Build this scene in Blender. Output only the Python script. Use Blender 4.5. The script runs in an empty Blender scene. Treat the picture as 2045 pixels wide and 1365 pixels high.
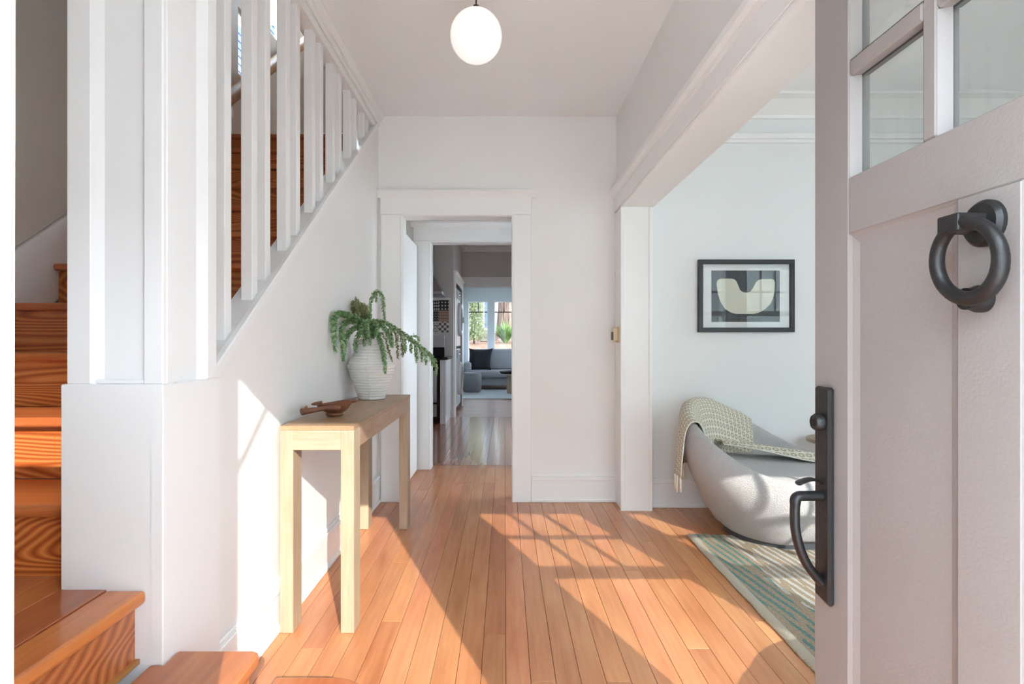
import bpy, bmesh, math, random
from mathutils import Vector, Matrix, Quaternion
R = random.Random(7)
scene = bpy.context.scene
C = scene.collection

# ------------------------------------------------------------------ camera, world, sun, exposure
CAMZ = 1.14
cam_d = bpy.data.cameras.new('camera'); cam = bpy.data.objects.new('camera', cam_d); C.objects.link(cam)
cam.location = (0, 0, CAMZ); cam.rotation_euler = (math.pi / 2, 0, 0)
cam_d.sensor_width = 36.0; cam_d.lens = 1100 / 2045 * 36; cam_d.shift_x = 14.5 / 2045; cam_d.shift_y = 0.0
cam_d.clip_start = 0.02; cam_d.clip_end = 200
scene.camera = cam

WORLD_STRENGTH = 15.0
SUN_STRENGTH = 5.6
EXPOSURE = 0.40
w = bpy.data.worlds.new('sky'); scene.world = w; w.use_nodes = True
bgn = w.node_tree.nodes['Background']
bgn.inputs['Color'].default_value = (0.73, 0.865, 1.0, 1); bgn.inputs['Strength'].default_value = WORLD_STRENGTH
SUN_DIR = Vector((-0.41, 1.0, -0.59)).normalized()
sd = bpy.data.lights.new('sun', 'SUN'); so = bpy.data.objects.new('sun', sd); C.objects.link(so)
sd.energy = SUN_STRENGTH; sd.angle = 0.006; sd.color = (1.0, 0.95, 0.88)
so.rotation_euler = SUN_DIR.to_track_quat('-Z', 'Y').to_euler(); so.location = (3, -6, 6)
vs = scene.view_settings
vs.view_transform = 'Standard'; vs.look = 'None'; vs.gamma = 1.0; vs.use_curve_mapping = False; vs.exposure = EXPOSURE
scene.cycles.caustics_reflective = False; scene.cycles.caustics_refractive = False
scene.cycles.diffuse_bounces = 5
scene.cycles.glossy_bounces = 3
scene.cycles.max_bounces = 8
scene.cycles.transparent_max_bounces = 10
scene.cycles.sample_clamp_indirect = 10.0

# ------------------------------------------------------------------ materials
def srgb(r, g, b):
    f = lambda c: (c / 12.92 if c <= 0.04045 else ((c + 0.055) / 1.055) ** 2.4)
    return (f(r / 255), f(g / 255), f(b / 255), 1.0)

class NT:
    def __init__(s, m):
        s.t = m.node_tree; s.n = s.t.nodes; s.l = s.t.links
    def new(s, typ, **kw):
        n = s.n.new(typ)
        for k, v in kw.items():
            if hasattr(n, k): setattr(n, k, v)
        return n
    def set(s, node, key, val):
        if isinstance(val, bpy.types.NodeSocket): s.l.new(val, node.inputs[key])
        elif val is not None: node.inputs[key].default_value = val
    def math(s, op, a, b=None, c=None):
        n = s.new('ShaderNodeMath'); n.operation = op
        s.set(n, 0, a)
        if b is not None: s.set(n, 1, b)
        if c is not None: s.set(n, 2, c)
        return n.outputs[0]
    def mix(s, fac, a, b, mode='MIX'):
        n = s.new('ShaderNodeMix'); n.data_type = 'RGBA'; n.blend_type = mode
        s.set(n, 0, fac); s.set(n, 6, a); s.set(n, 7, b)
        return n.outputs[2]
    def noise(s, vec, scale, detail=3.0, rough=0.5, dist=0.0):
        n = s.new('ShaderNodeTexNoise')
        if vec is not None: s.l.new(vec, n.inputs['Vector'])
        n.inputs['Scale'].default_value = scale; n.inputs['Detail'].default_value = detail
        n.inputs['Roughness'].default_value = rough; n.inputs['Distortion'].default_value = dist
        return n.outputs[0]
    def ramp(s, fac, stops):
        n = s.new('ShaderNodeValToRGB'); e = n.color_ramp.elements
        while len(e) < len(stops): e.new(0.5)
        for i, (p, c) in enumerate(stops):
            e[i].position = p; e[i].color = c if len(c) == 4 else (*c, 1)
        s.l.new(fac, n.inputs[0]); return n.outputs[0]
    def mapping(s, vec, scale=(1, 1, 1), loc=(0, 0, 0), rot=(0, 0, 0)):
        n = s.new('ShaderNodeMapping'); s.l.new(vec, n.inputs[0])
        n.inputs['Scale'].default_value = scale; n.inputs['Location'].default_value = loc; n.inputs['Rotation'].default_value = rot
        return n.outputs[0]
    def bump(s, h, strength=0.2, dist=0.01):
        n = s.new('ShaderNodeBump'); s.l.new(h, n.inputs['Height'])
        n.inputs['Strength'].default_value = strength; n.inputs['Distance'].default_value = dist
        return n.outputs[0]

MATS = {}
def base_mat(name, color=(0.8, 0.8, 0.8, 1), rough=0.5, metal=0.0, spec=0.5):
    m = bpy.data.materials.new(name); m.use_nodes = True
    p = m.node_tree.nodes['Principled BSDF']
    p.inputs['Base Color'].default_value = color; p.inputs['Roughness'].default_value = rough
    p.inputs['Metallic'].default_value = metal; p.inputs['Specular IOR Level'].default_value = spec
    MATS[name] = m
    return m, NT(m), p

def paint(name, col, rough=0.45, bump=0.04, scale=60, var=0.02):
    m, t, p = base_mat(name, col, rough)
    tc = t.new('ShaderNodeTexCoord').outputs['Object']
    n1 = t.noise(tc, 3.0, 3)
    dark = tuple(c * (1 - var * 2) for c in col[:3]) + (1,)
    c = t.mix(n1, dark, col); t.l.new(c, p.inputs['Base Color'])
    n2 = t.noise(tc, scale, 4)
    t.l.new(t.bump(n2, bump, 0.004), p.inputs['Normal'])
    return m

WHITE = paint('white_wall_paint', srgb(240, 239, 237), 0.55)
TRIM = paint('white_trim_gloss', srgb(242, 242, 241), 0.32, 0.03, 25)
CEIL = paint('ceiling_paint', srgb(247, 247, 248), 0.7)
GREIGE = paint('greige_stair_paint', srgb(200, 189, 176), 0.6)
KWALL = paint('kitchen_wall_paint', srgb(205, 200, 198), 0.6)
BLUEP = paint('sunroom_paint', srgb(204, 208, 210), 0.5)
LWALL = paint('living_wall_paint', srgb(232, 234, 233), 0.55)
DOORP = paint('door_mauve_paint', srgb(150, 142, 139), 0.42, 0.12, 180, 0.03)
IRON = paint('black_iron', srgb(30, 29, 30), 0.45, 0.25, 90, 0.15)
BLACKP = paint('black_frame_paint', srgb(40, 42, 46), 0.4)
MATB = paint('mat_board', srgb(238, 237, 238), 0.8)
CREAM = paint('cream_print', srgb(224, 219, 203), 0.7)
CHAR = paint('charcoal_print', srgb(52, 58, 64), 0.7)
BEIGEPL = paint('beige_plastic', srgb(222, 205, 170), 0.4)
STEEL = base_mat('stainless_steel', srgb(178, 180, 184), 0.3, 1.0)[0]
CHROME = base_mat('chrome', srgb(225, 225, 228), 0.12, 1.0)[0]
BLACKG = base_mat('black_glass', srgb(22, 24, 28), 0.08)[0]
DARKM = base_mat('dark_metal', srgb(48, 44, 42), 0.4, 0.8)[0]
BRONZE = base_mat('bronze_rod', srgb(74, 60, 52), 0.4, 0.6)[0]
APPL = base_mat('appliance_white', srgb(220, 221, 224), 0.25)[0]
CAB = paint('cabinet_white', srgb(226, 228, 232), 0.4)
STONE = base_mat('black_counter', srgb(34, 34, 38), 0.2)[0]
RUBBER = base_mat('dark_gasket', srgb(60, 62, 66), 0.5)[0]
SUBF = base_mat('dark_subfloor', srgb(48, 26, 14), 0.9)[0]

def glass(name, tint=(0.97, 0.985, 0.98, 1), rough=0.0):
    m = bpy.data.materials.new(name); m.use_nodes = True; t = NT(m); t.n.clear()
    out = t.new('ShaderNodeOutputMaterial'); tr = t.new('ShaderNodeBsdfTransparent'); gl = t.new('ShaderNodeBsdfGlossy')
    tr.inputs[0].default_value = tint; gl.inputs['Roughness'].default_value = rough
    ge = t.new('ShaderNodeNewGeometry'); dt = t.new('ShaderNodeVectorMath'); dt.operation = 'DOT_PRODUCT'
    t.l.new(ge.outputs['Incoming'], dt.inputs[0]); t.l.new(ge.outputs['Normal'], dt.inputs[1])
    ci = t.math('SUBTRACT', 1.0, t.math('ABSOLUTE', dt.outputs['Value']))
    fres = t.math('ADD', 0.03, t.math('MULTIPLY', t.math('POWER', ci, 5.0), 0.97))   # clear pane: same reflectance from both sides
    mx = t.new('ShaderNodeMixShader'); t.l.new(fres, mx.inputs[0]); t.l.new(tr.outputs[0], mx.inputs[1]); t.l.new(gl.outputs[0], mx.inputs[2])
    t.l.new(mx.outputs[0], out.inputs[0]); MATS[name] = m
    return m
GLASS = glass('window_glass')
PGLASS = glass('picture_glass')
DGLASS = glass('bevelled_door_glass', (0.86, 0.875, 0.875, 1), 0.02)

def wood(name, stops, grain=(1, 1, 1), along='Y', scale=14.0, rough=0.3, coat=0.0, rnd=0.25, cath=0.0, bump=0.05, hue=True):
    """procedural wood; grain runs along the named object axis, each piece takes its own offset and tone"""
    m, t, p = base_mat(name, stops[0][1], rough)
    tc = t.new('ShaderNodeTexCoord').outputs['Object']
    oi = t.new('ShaderNodeObjectInfo')
    off = t.new('ShaderNodeVectorMath'); off.operation = 'ADD'
    t.l.new(tc, off.inputs[0])
    cmb = t.new('ShaderNodeCombineXYZ')
    for k, f in enumerate((37.0, 61.0, 23.0)): t.l.new(t.math('MULTIPLY', oi.outputs['Random'], f), cmb.inputs[k])
    t.l.new(cmb.outputs[0], off.inputs[1])
    v = off.outputs[0]
    L = {'X': (0.06, 1, 1), 'Y': (1, 0.06, 1), 'Z': (1, 1, 0.06)}[along]
    g = t.noise(t.mapping(v, L), scale * 6, 4, 0.6)
    broad = t.noise(t.mapping(v, tuple(0.25 if a < 1 else 1.0 for a in L)), scale * 0.6, 3, 0.55)
    f = t.math('ADD', t.math('MULTIPLY', g, 0.45), t.math('MULTIPLY', broad, 0.55))
    if cath > 0:
        n1 = t.noise(t.mapping(v, tuple(0.14 if a < 1 else 1.0 for a in L)), 5.0, 1.0, 0.35, 0.3)
        rings = t.math('ABSOLUTE', t.math('SUBTRACT', t.math('MULTIPLY', t.math('FRACT', t.math('MULTIPLY', n1, 44.0)), 2.0), 1.0))
        f = t.math('ADD', t.math('MULTIPLY', f, 1 - cath), t.math('MULTIPLY', rings, cath))
    col = t.ramp(f, stops)
    if rnd > 0:
        hs = t.new('ShaderNodeHueSaturation'); t.l.new(col, hs.inputs['Color'])
        t.l.new(t.math('ADD', t.math('MULTIPLY', oi.outputs['Random'], rnd), 1 - rnd / 2), hs.inputs['Value'])
        r2 = t.math('FRACT', t.math('MULTIPLY', oi.outputs['Random'], 17.31))
        t.l.new(t.math('ADD', t.math('MULTIPLY', r2, 0.01), 0.495), hs.inputs['Hue'])
        col = hs.outputs[0]
    t.l.new(col, p.inputs['Base Color'])
    t.l.new(t.bump(g, bump, 0.002), p.inputs['Normal'])
    p.inputs['Coat Weight'].default_value = coat; p.inputs['Coat Roughness'].default_value = 0.12
    return m
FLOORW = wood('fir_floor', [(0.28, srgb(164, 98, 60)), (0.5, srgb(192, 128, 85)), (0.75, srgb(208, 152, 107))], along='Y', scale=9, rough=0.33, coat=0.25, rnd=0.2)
FLOORK = wood('fir_floor_kitchen', [(0.28, srgb(140, 78, 50)), (0.5, srgb(168, 102, 68)), (0.75, srgb(186, 122, 86))], along='Y', scale=9, rough=0.22, coat=0.4, rnd=0.25)  # darker red mostly carries the dimmer kitchen light in the board colour
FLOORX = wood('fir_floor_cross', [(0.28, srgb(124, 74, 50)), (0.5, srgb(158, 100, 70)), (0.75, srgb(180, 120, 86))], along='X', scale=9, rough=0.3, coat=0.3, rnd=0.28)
TREADW = wood('fir_tread', [(0.28, srgb(150, 74, 34)), (0.5, srgb(190, 106, 54)), (0.75, srgb(212, 136, 78))], along='X', scale=9, rough=0.3, coat=0.3, rnd=0.2)
TREADY = wood('fir_tread_y', [(0.28, srgb(152, 84, 48)), (0.5, srgb(186, 112, 68)), (0.75, srgb(208, 140, 90))], along='Y', scale=9, rough=0.28, coat=0.3, rnd=0.25)
RISERW = wood('fir_riser', [(0.15, srgb(158, 78, 32)), (0.5, srgb(196, 108, 48)), (0.85, srgb(220, 142, 76))], along='X', scale=9, rough=0.35, coat=0.25, rnd=0.15, cath=0.75)
RISERY = wood('fir_riser_y', [(0.15, srgb(146, 76, 42)), (0.5, srgb(172, 96, 54)), (0.85, srgb(194, 120, 72))], along='Y', scale=9, rough=0.35, coat=0.25, rnd=0.15, cath=0.7)
RAILW = wood('oak_handrail', [(0.3, srgb(150, 98, 52)), (0.7, srgb(190, 136, 80))], along='Y', scale=9, rough=0.4)
OAK = wood('pale_oak', [(0.3, srgb(152, 133, 110)), (0.5, srgb(170, 151, 127)), (0.75, srgb(186, 168, 143))], along='Z', scale=16, rough=0.45, rnd=0.06, bump=0.04)
OAKX = wood('pale_oak_x', [(0.3, srgb(152, 133, 110)), (0.5, srgb(170, 151, 127)), (0.75, srgb(186, 168, 143))], along='X', scale=16, rough=0.45, rnd=0.06, bump=0.04)
OAKY_SHADED = wood('pale_oak_y', [(0.3, srgb(142, 110, 82)), (0.5, srgb(162, 130, 99)), (0.75, srgb(178, 148, 116))], along='Y', scale=16, rough=0.38, rnd=0.06, bump=0.04)  # browner copy of the oak: shade on table top and sides put into colour
WALNUT = wood('carved_brown_wood', [(0.3, srgb(88, 52, 36)), (0.7, srgb(140, 92, 64))], along='X', scale=20, rough=0.5)
FENCEW = wood('weathered_boards', [(0.3, srgb(92, 86, 80)), (0.7, srgb(128, 122, 114))], along='Z', scale=10, rough=0.8)

# ------------------------------------------------------------------ mesh helpers
WLOC = {}
class MB:
    def __init__(s): s.v = []; s.f = []; s.uv = None
    def add(s, vs_, fs):
        o = len(s.v); s.v += [Vector(p) for p in vs_]; s.f += [tuple(i + o for i in f) for f in fs]; return s
    def box(s, x0, x1, y0, y1, z0, z1):
        if x0 > x1: x0, x1 = x1, x0
        if y0 > y1: y0, y1 = y1, y0
        if z0 > z1: z0, z1 = z1, z0
        return s.add([(x0, y0, z0), (x1, y0, z0), (x1, y1, z0), (x0, y1, z0), (x0, y0, z1), (x1, y0, z1), (x1, y1, z1), (x0, y1, z1)],
                     [(0, 3, 2, 1), (4, 5, 6, 7), (0, 1, 5, 4), (1, 2, 6, 5), (2, 3, 7, 6), (3, 0, 4, 7)])
    def prism(s, poly, axis, a, b):
        """poly: 2D points in the other two axes (cyclic order yz / xz / xy), extruded a..b along axis"""
        def P(u, v, w_):
            return {'X': (w_, u, v), 'Y': (u, w_, v), 'Z': (u, v, w_)}[axis]
        n = len(poly)
        vs_ = [P(u, v, a) for u, v in poly] + [P(u, v, b) for u, v in poly]
        fs = [tuple(range(n)), tuple(range(2 * n - 1, n - 1, -1))] + [(i, n + i, n + (i + 1) % n, (i + 1) % n) for i in range(n)]
        return s.add(vs_, fs)
    def lathe(s, prof, c=(0, 0, 0), n=32, axis='Z', cap=True):
        vs_, fs = [], []
        for r, z in prof:
            for k in range(n):
                a = 2 * math.pi * k / n
                x, y = r * math.cos(a), r * math.sin(a)
                p = {'Z': (x, y, z), 'X': (z, x, y), 'Y': (x, z, y)}[axis]
                vs_.append((p[0] + c[0], p[1] + c[1], p[2] + c[2]))
        for j in range(len(prof) - 1):
            for k in range(n):
                k2 = (k + 1) % n
                fs.append((j * n + k, j * n + k2, (j + 1) * n + k2, (j + 1) * n + k))
        if cap:
            fs.append(tuple(range(n - 1, -1, -1))); fs.append(tuple((len(prof) - 1) * n + k for k in range(n)))
        return s.add(vs_, fs)
    def tube(s, pts, rad, n=10, cap=True, flat=None):
        pts = [Vector(p) for p in pts]; m = len(pts)
        rad = rad if isinstance(rad, (list, tuple)) else [rad] * m
        T = []
        for i in range(m):
            d = pts[min(i + 1, m - 1)] - pts[max(i - 1, 0)]; T.append(d.normalized())
        up = Vector((0, 0, 1)) if abs(T[0].z) < 0.9 else Vector((1, 0, 0))
        N = (up - T[0] * up.dot(T[0])).normalized()
        vs_, fs = [], []
        for i in range(m):
            N = (N - T[i] * N.dot(T[i])).normalized(); B = T[i].cross(N)
            for k in range(n):
                a = 2 * math.pi * (k + 0.5) / n
                sa, sb = (1, 1) if flat is None else flat
                vs_.append(pts[i] + (N * math.cos(a) * sa + B * math.sin(a) * sb) * rad[i])
        for i in range(m - 1):
            for k in range(n):
                k2 = (k + 1) % n
                fs.append((i * n + k, i * n + k2, (i + 1) * n + k2, (i + 1) * n + k))
        if cap: fs.append(tuple(range(n - 1, -1, -1))); fs.append(tuple((m - 1) * n + k for k in range(n)))
        return s.add(vs_, fs)
    def grid(s, fn, nu, nv, uv=None):
        vs_, fs = [], []
        for j in range(nv + 1):
            for i in range(nu + 1): vs_.append(fn(i / nu, j / nv))
        for j in range(nv):
            for i in range(nu):
                a = j * (nu + 1) + i; fs.append((a, a + 1, a + nu + 2, a + nu + 1))
        return s.add(vs_, fs)
    def rot(s, ang, axis, c):
        M = Matrix.Translation(c) @ Matrix.Rotation(ang, 4, axis) @ Matrix.Translation(-Vector(c))
        s.v = [M @ p for p in s.v]; return s
    def build(s, name, mat, parent=None, smooth=False, bev=0.0, seg=1, sub=0, origin=None, auto=40):
        xs = [p.x for p in s.v]; ys = [p.y for p in s.v]; zs = [p.z for p in s.v]
        o_ = Vector(origin) if origin is not None else Vector(((min(xs) + max(xs)) / 2, (min(ys) + max(ys)) / 2, min(zs)))
        me = bpy.data.meshes.new(name)
        me.from_pydata([p - o_ for p in s.v], [], s.f); me.validate()
        bm = bmesh.new(); bm.from_mesh(me)
        bmesh.ops.recalc_face_normals(bm, faces=bm.faces)
        if bev > 0:
            es = [e for e in bm.edges if len(e.link_faces) == 2 and e.calc_face_angle(0) > 0.5]
            bmesh.ops.bevel(bm, geom=es, offset=bev, segments=seg, affect='EDGES', profile=0.5, clamp_overlap=True)
        bm.to_mesh(me); bm.free()
        me.materials.append(mat)
        if smooth:
            for p in me.polygons: p.use_smooth = True
            if smooth == 'auto':
                me.set_sharp_from_angle(angle=math.radians(auto))
        ob = bpy.data.objects.new(name, me); C.objects.link(ob)
        if parent is not None:
            ob.parent = parent; ob.location = o_ - WLOC[parent.name]
        else: ob.location = o_
        WLOC[ob.name] = o_
        if sub:
            md = ob.modifiers.new('subdivision', 'SUBSURF'); md.levels = sub; md.render_levels = sub
        return ob
def B(*a): return MB().box(*a)
def empty(name, loc):
    e = bpy.data.objects.new(name, None); C.objects.link(e); e.location = loc; e.empty_display_size = 0.1
    WLOC[e.name] = Vector(loc); return e
def tag(o, label, cat, group=None, kind=None):
    o['label'] = label; o['category'] = cat
    if group: o['group'] = group
    if kind: o['kind'] = kind
    return o
def struct(o, label=None):
    o['kind'] = 'structure'
    if label: o['label'] = label
    return o
def copy_at(o, parent, loc):
    c = o.copy(); C.objects.link(c); c.parent = parent; c.location = Vector(loc) - WLOC[parent.name]; WLOC[c.name] = Vector(loc); return c
def bez(pts, n=8):
    """Catmull-Rom through pts"""
    P = [Vector(p) for p in pts]; out = []
    for i in range(len(P) - 1):
        a, b, c, d = P[max(i - 1, 0)], P[i], P[i + 1], P[min(i + 2, len(P) - 1)]
        for k in range(n):
            t = k / n
            out.append(0.5 * ((2 * b) + (c - a) * t + (2 * a - 5 * b + 4 * c - d) * t * t + (3 * b - a - 3 * c + d) * t ** 3))
    out.append(P[-1]); return out

# ------------------------------------------------------------------ key dimensions
WL = -0.905          # face of the panelled wall under the stair
YB = 3.94            # back wall of the entry
XR = 0.80            # entry side of the living-room opening
ZC = 2.752           # entry ceiling
YF0, YF1 = 0.05, 0.25
DX0, DX1, DZ = -0.255, 0.745, 2.09
XS = -1.97           # far wall of the stair

# ------------------------------------------------------------------ floors (planks are geometry)
fl = struct(B(-1.0, 5.6, 0.05, 5.09, -0.08, -0.021).build('floor', SUBF), 'glossy orange fir plank floor of the entry and living room')
PW = 0.0845
plank_me = {}
def plank(parent, x0, y0, y1, mat, key):
    L = y1 - y0
    k = (key, round(L, 2))
    if k not in plank_me:
        ob = B(x0 + 0.0007, x0 + PW - 0.0007, y0 + 0.0005, y0 + round(L, 2) - 0.0005, -0.02, 0.0).build('plank', mat, parent, bev=0.0009)
        plank_me[k] = ob.data; return ob
    o = Vector((x0 + PW / 2, y0 + round(L, 2) / 2, -0.02))
    ob = bpy.data.objects.new('plank', plank_me[k]); C.objects.link(ob); ob.parent = parent; ob.location = o - WLOC[parent.name]
    return ob
x = 0.0035 - PW * 12
col = 0
while x < 5.5:
    xm = x + PW / 2
    ymax = 5.09 if xm < 0.97 else 3.83
    ymin = 0.05
    cuts = [ymin]
    if -0.92 < xm < 1.3:
        y = ymin + 0.1 * R.randint(9, 36)
    else: y = ymin + 0.1 * R.randint(10, 30)
    while y < ymax - 0.6:
        cuts.append(y); y += 0.1 * R.randint(16, 34)
    cuts.append(ymax)
    for a, b in zip(cuts, cuts[1:]): plank(fl, x, a, b, FLOORW, 'a')
    x += PW; col += 1

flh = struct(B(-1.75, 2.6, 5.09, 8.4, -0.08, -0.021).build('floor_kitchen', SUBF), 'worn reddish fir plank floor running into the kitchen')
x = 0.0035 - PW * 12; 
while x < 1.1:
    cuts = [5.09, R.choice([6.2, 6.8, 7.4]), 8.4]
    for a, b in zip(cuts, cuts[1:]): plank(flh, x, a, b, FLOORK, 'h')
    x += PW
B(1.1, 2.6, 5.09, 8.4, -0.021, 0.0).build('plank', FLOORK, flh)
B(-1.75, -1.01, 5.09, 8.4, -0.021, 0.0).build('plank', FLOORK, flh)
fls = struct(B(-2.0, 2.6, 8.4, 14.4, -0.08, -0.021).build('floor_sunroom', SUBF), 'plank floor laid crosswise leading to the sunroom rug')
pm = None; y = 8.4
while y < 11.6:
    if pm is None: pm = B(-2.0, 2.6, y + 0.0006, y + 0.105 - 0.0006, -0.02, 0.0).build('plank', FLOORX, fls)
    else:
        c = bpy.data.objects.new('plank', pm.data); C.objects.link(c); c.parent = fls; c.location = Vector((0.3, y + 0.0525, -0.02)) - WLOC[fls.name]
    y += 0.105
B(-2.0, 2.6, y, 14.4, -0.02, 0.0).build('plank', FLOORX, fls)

# ------------------------------------------------------------------ shell: walls and ceilings
# front wall with the door opening and three windows
WIN = [(1.21, 1.95), (2.19, 2.93), (3.21, 3.87)]
WZ0, WZ1 = 0.62, 2.125
wf = MB()
LX0, LX1, LZ0, LZ1 = -1.15, -0.66, 1.6, 2.0
wf.box(XS - 0.12, LX0, YF0, YF1, -0.1, 3.0); wf.box(LX0, LX1, YF0, YF1, -0.1, LZ0); wf.box(LX0, LX1, YF0, YF1, LZ1, 3.0); wf.box(LX1, DX0 - 0.03, YF0, YF1, -0.1, 3.0)
wf.box(DX0 - 0.03, DX1 + 0.03, YF0, YF1, DZ, 3.0)
px_ = DX1 + 0.03
for a, b in WIN:
    wf.box(px_, a, YF0, YF1, -0.1, 3.0); wf.box(a, b, YF0, YF1, -0.1, WZ0); wf.box(a, b, YF0, YF1, WZ1, 3.0); px_ = b
wf.box(px_, 5.62, YF0, YF1, -0.1, 3.0)
struct(wf.build('wall_front', WHITE), 'white front wall pierced by the entrance and living room windows')
def front_window(i, a, b):
    w_ = empty('window_%d' % i, (a, 0.15, WZ0)); struct(w_, 'white sash window with a gridded upper sash')
    zm0, zm1 = 1.486, 1.556
    f = MB()
    f.box(a - 0.001, a + 0.0, 0.1, 0.2, WZ0, WZ1)
    B(a - 0.03, b + 0.03, 0.06, 0.28, WZ0 - 0.04, WZ0).build('sill', TRIM, w_, bev=0.004)
    B(a, b, 0.13, 0.17, zm0, zm1).build('meeting_rail', TRIM, w_, bev=0.003)
    B(a, b, 0.13, 0.17, WZ0, WZ0 + 0.05).build('bottom_rail', TRIM, w_)
    for u in (a + 0.04 + (b - a - 0.08) / 3, a + 0.04 + 2 * (b - a - 0.08) / 3):
        B(u - 0.013, u + 0.013, 0.135, 0.165, zm1, WZ1).build('muntin', TRIM, w_)
    zc = 1.81
    B(a, b, 0.135, 0.165, zc - 0.012, zc + 0.012).build('muntin', TRIM, w_)
    B(a, b, 0.149, 0.151, zm1, WZ1).build('pane', GLASS, w_); B(a, b, 0.149, 0.151, WZ0 + 0.05, zm0).build('pane', GLASS, w_)
    B(a - 0.11, a, YF1, YF1 + 0.02, WZ0 - 0.1, WZ1 + 0.1).build('casing', TRIM, w_)
    B(b, b + 0.11, YF1, YF1 + 0.02, WZ0 - 0.1, WZ1 + 0.1).build('casing', TRIM, w_)
    B(a - 0.13, b + 0.13, YF1, YF1 + 0.03, WZ1, WZ1 + 0.13).build('head_casing', TRIM, w_)
for i, (a, b) in enumerate(WIN): front_window(i + 1, a, b)

w_ = struct(empty('window_14', (-0.9, 0.15, LZ0)), 'small window over the stair landing')
MB().box(LX0, LX0 + 0.02, 0.1, 0.2, LZ0, LZ1).box(LX1 - 0.02, LX1, 0.1, 0.2, LZ0, LZ1).box(LX0, LX1, 0.1, 0.2, LZ0, LZ0 + 0.02).box(LX0, LX1, 0.1, 0.2, LZ1 - 0.02, LZ1).build('window_frame', TRIM, w_)
B(LX0, LX1, 0.149, 0.151, LZ0, LZ1).build('pane', GLASS, w_)
# doorway jambs of the front entrance (a touch out of plumb on the left, as in the picture)
jl = MB().prism([(DX0 - 0.03, -0.02), (DX0 - 0.004, -0.02), (DX0 + 0.001, DZ), (DX0 - 0.03, DZ)], 'Y', YF0 - 0.01, 0.29)
struct(jl.build('trim_1', TRIM, bev=0.002), 'bright white door jamb at the very left edge of the picture')
struct(MB().box(DX1, DX1 + 0.03, YF0 - 0.01, 0.345, -0.02, DZ).box(DX1 - 0.065, DX1, YF0 - 0.01, YF0 + 0.05, -0.02, DZ).build('trim_2', TRIM), 'hinge side jamb of the front entrance')
struct(B(DX0 - 0.03, DX1 + 0.03, YF0, 0.26, -0.06, 0.012).build('trim_3', TREADW), 'wooden threshold of the front entrance')

# wall under the stair (left wall) : triangular top following the stair
def zcap(y): return 1.0825 + 0.7425 * (y - 1.737)
SL = 0.7425
wl = MB().prism([(1.607, 0.0), (YB + 0.12, 0.0), (YB + 0.12, zcap(YB + 0.12) - 0.03), (1.607, zcap(1.607) - 0.03)], 'X', WL - 0.09, WL)
struct(wl.build('wall_left', WHITE), 'white wall below the staircase with a slanting top')
# back wall of the entry with the doorway
OX0, OX1, OZ = -0.727, 0.05, 2.035
wb = MB()
wb.box(WL - 0.09, OX0 - 0.012, YB, YB + 0.12, 0, 3.0); wb.box(OX1 + 0.012, XR + 0.02, YB, YB + 0.12, 0, 3.0); wb.box(OX0 - 0.012, OX1 + 0.012, YB, YB + 0.12, OZ + 0.012, 3.0)
struct(wb.build('wall_back', WHITE), 'white end wall of the entry around the inner doorway')
# header wall between entry and living room + stub post
YP = 3.72
XR1 = 0.985
ZH = 2.052
wr = MB()
wr.box(XR, XR1 - 0.012, YF1, YP + 0.3, ZH + 0.012, 3.0)
wr.box(XR, XR1 - 0.012, YP + 0.012, YB + 0.12, 0, ZH + 0.02)
struct(wr.build('wall_right', WHITE), 'white wall over the wide cased opening to the living room')
# living room
struct(B(XR1 - 0.012, 5.62, 3.81, 3.95, 0, 3.0).build('wall_living_back', LWALL), 'pale living room wall behind the curved armchair')
struct(MB().box(5.5, 5.62, YF0, 2.4, 0, 3.0).box(5.5, 5.62, 3.4, 3.95, 0, 3.0).box(5.5, 5.62, 2.4, 3.4, 0, 0.9).box(5.5, 5.62, 2.4, 3.4, 2.2, 3.0).build('wall_living_side', LWALL), 'living room side wall with one window')
w_ = struct(empty('window_4', (5.5, 2.4, 0.9)), 'living room side window')  # unseen window added to brighten the living room
MB().box(5.52, 5.58, 2.4, 2.45, 0.9, 2.2).box(5.52, 5.58, 3.35, 3.4, 0.9, 2.2).box(5.52, 5.58, 2.4, 3.4, 0.9, 0.95).box(5.52, 5.58, 2.4, 3.4, 2.15, 2.2).build('window_frame', TRIM, w_)
B(5.549, 5.551, 2.4, 3.4, 0.9, 2.2).build('pane', GLASS, w_)
# ceilings
ce = MB()
ce.box(WL - 0.12, XR + 0.02, YF0, YB + 0.12, ZC, 3.0)
ce.box(XS - 0.12, WL - 0.1, YF0, 1.75, ZC, 3.0)
struct(ce.build('ceiling', CEIL), 'flat off white entry ceiling')
struct(B(XR1 - 0.02, 5.62, YF0, 3.95, 2.80, 3.0).build('ceiling_living', CEIL), 'living room ceiling')
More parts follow.
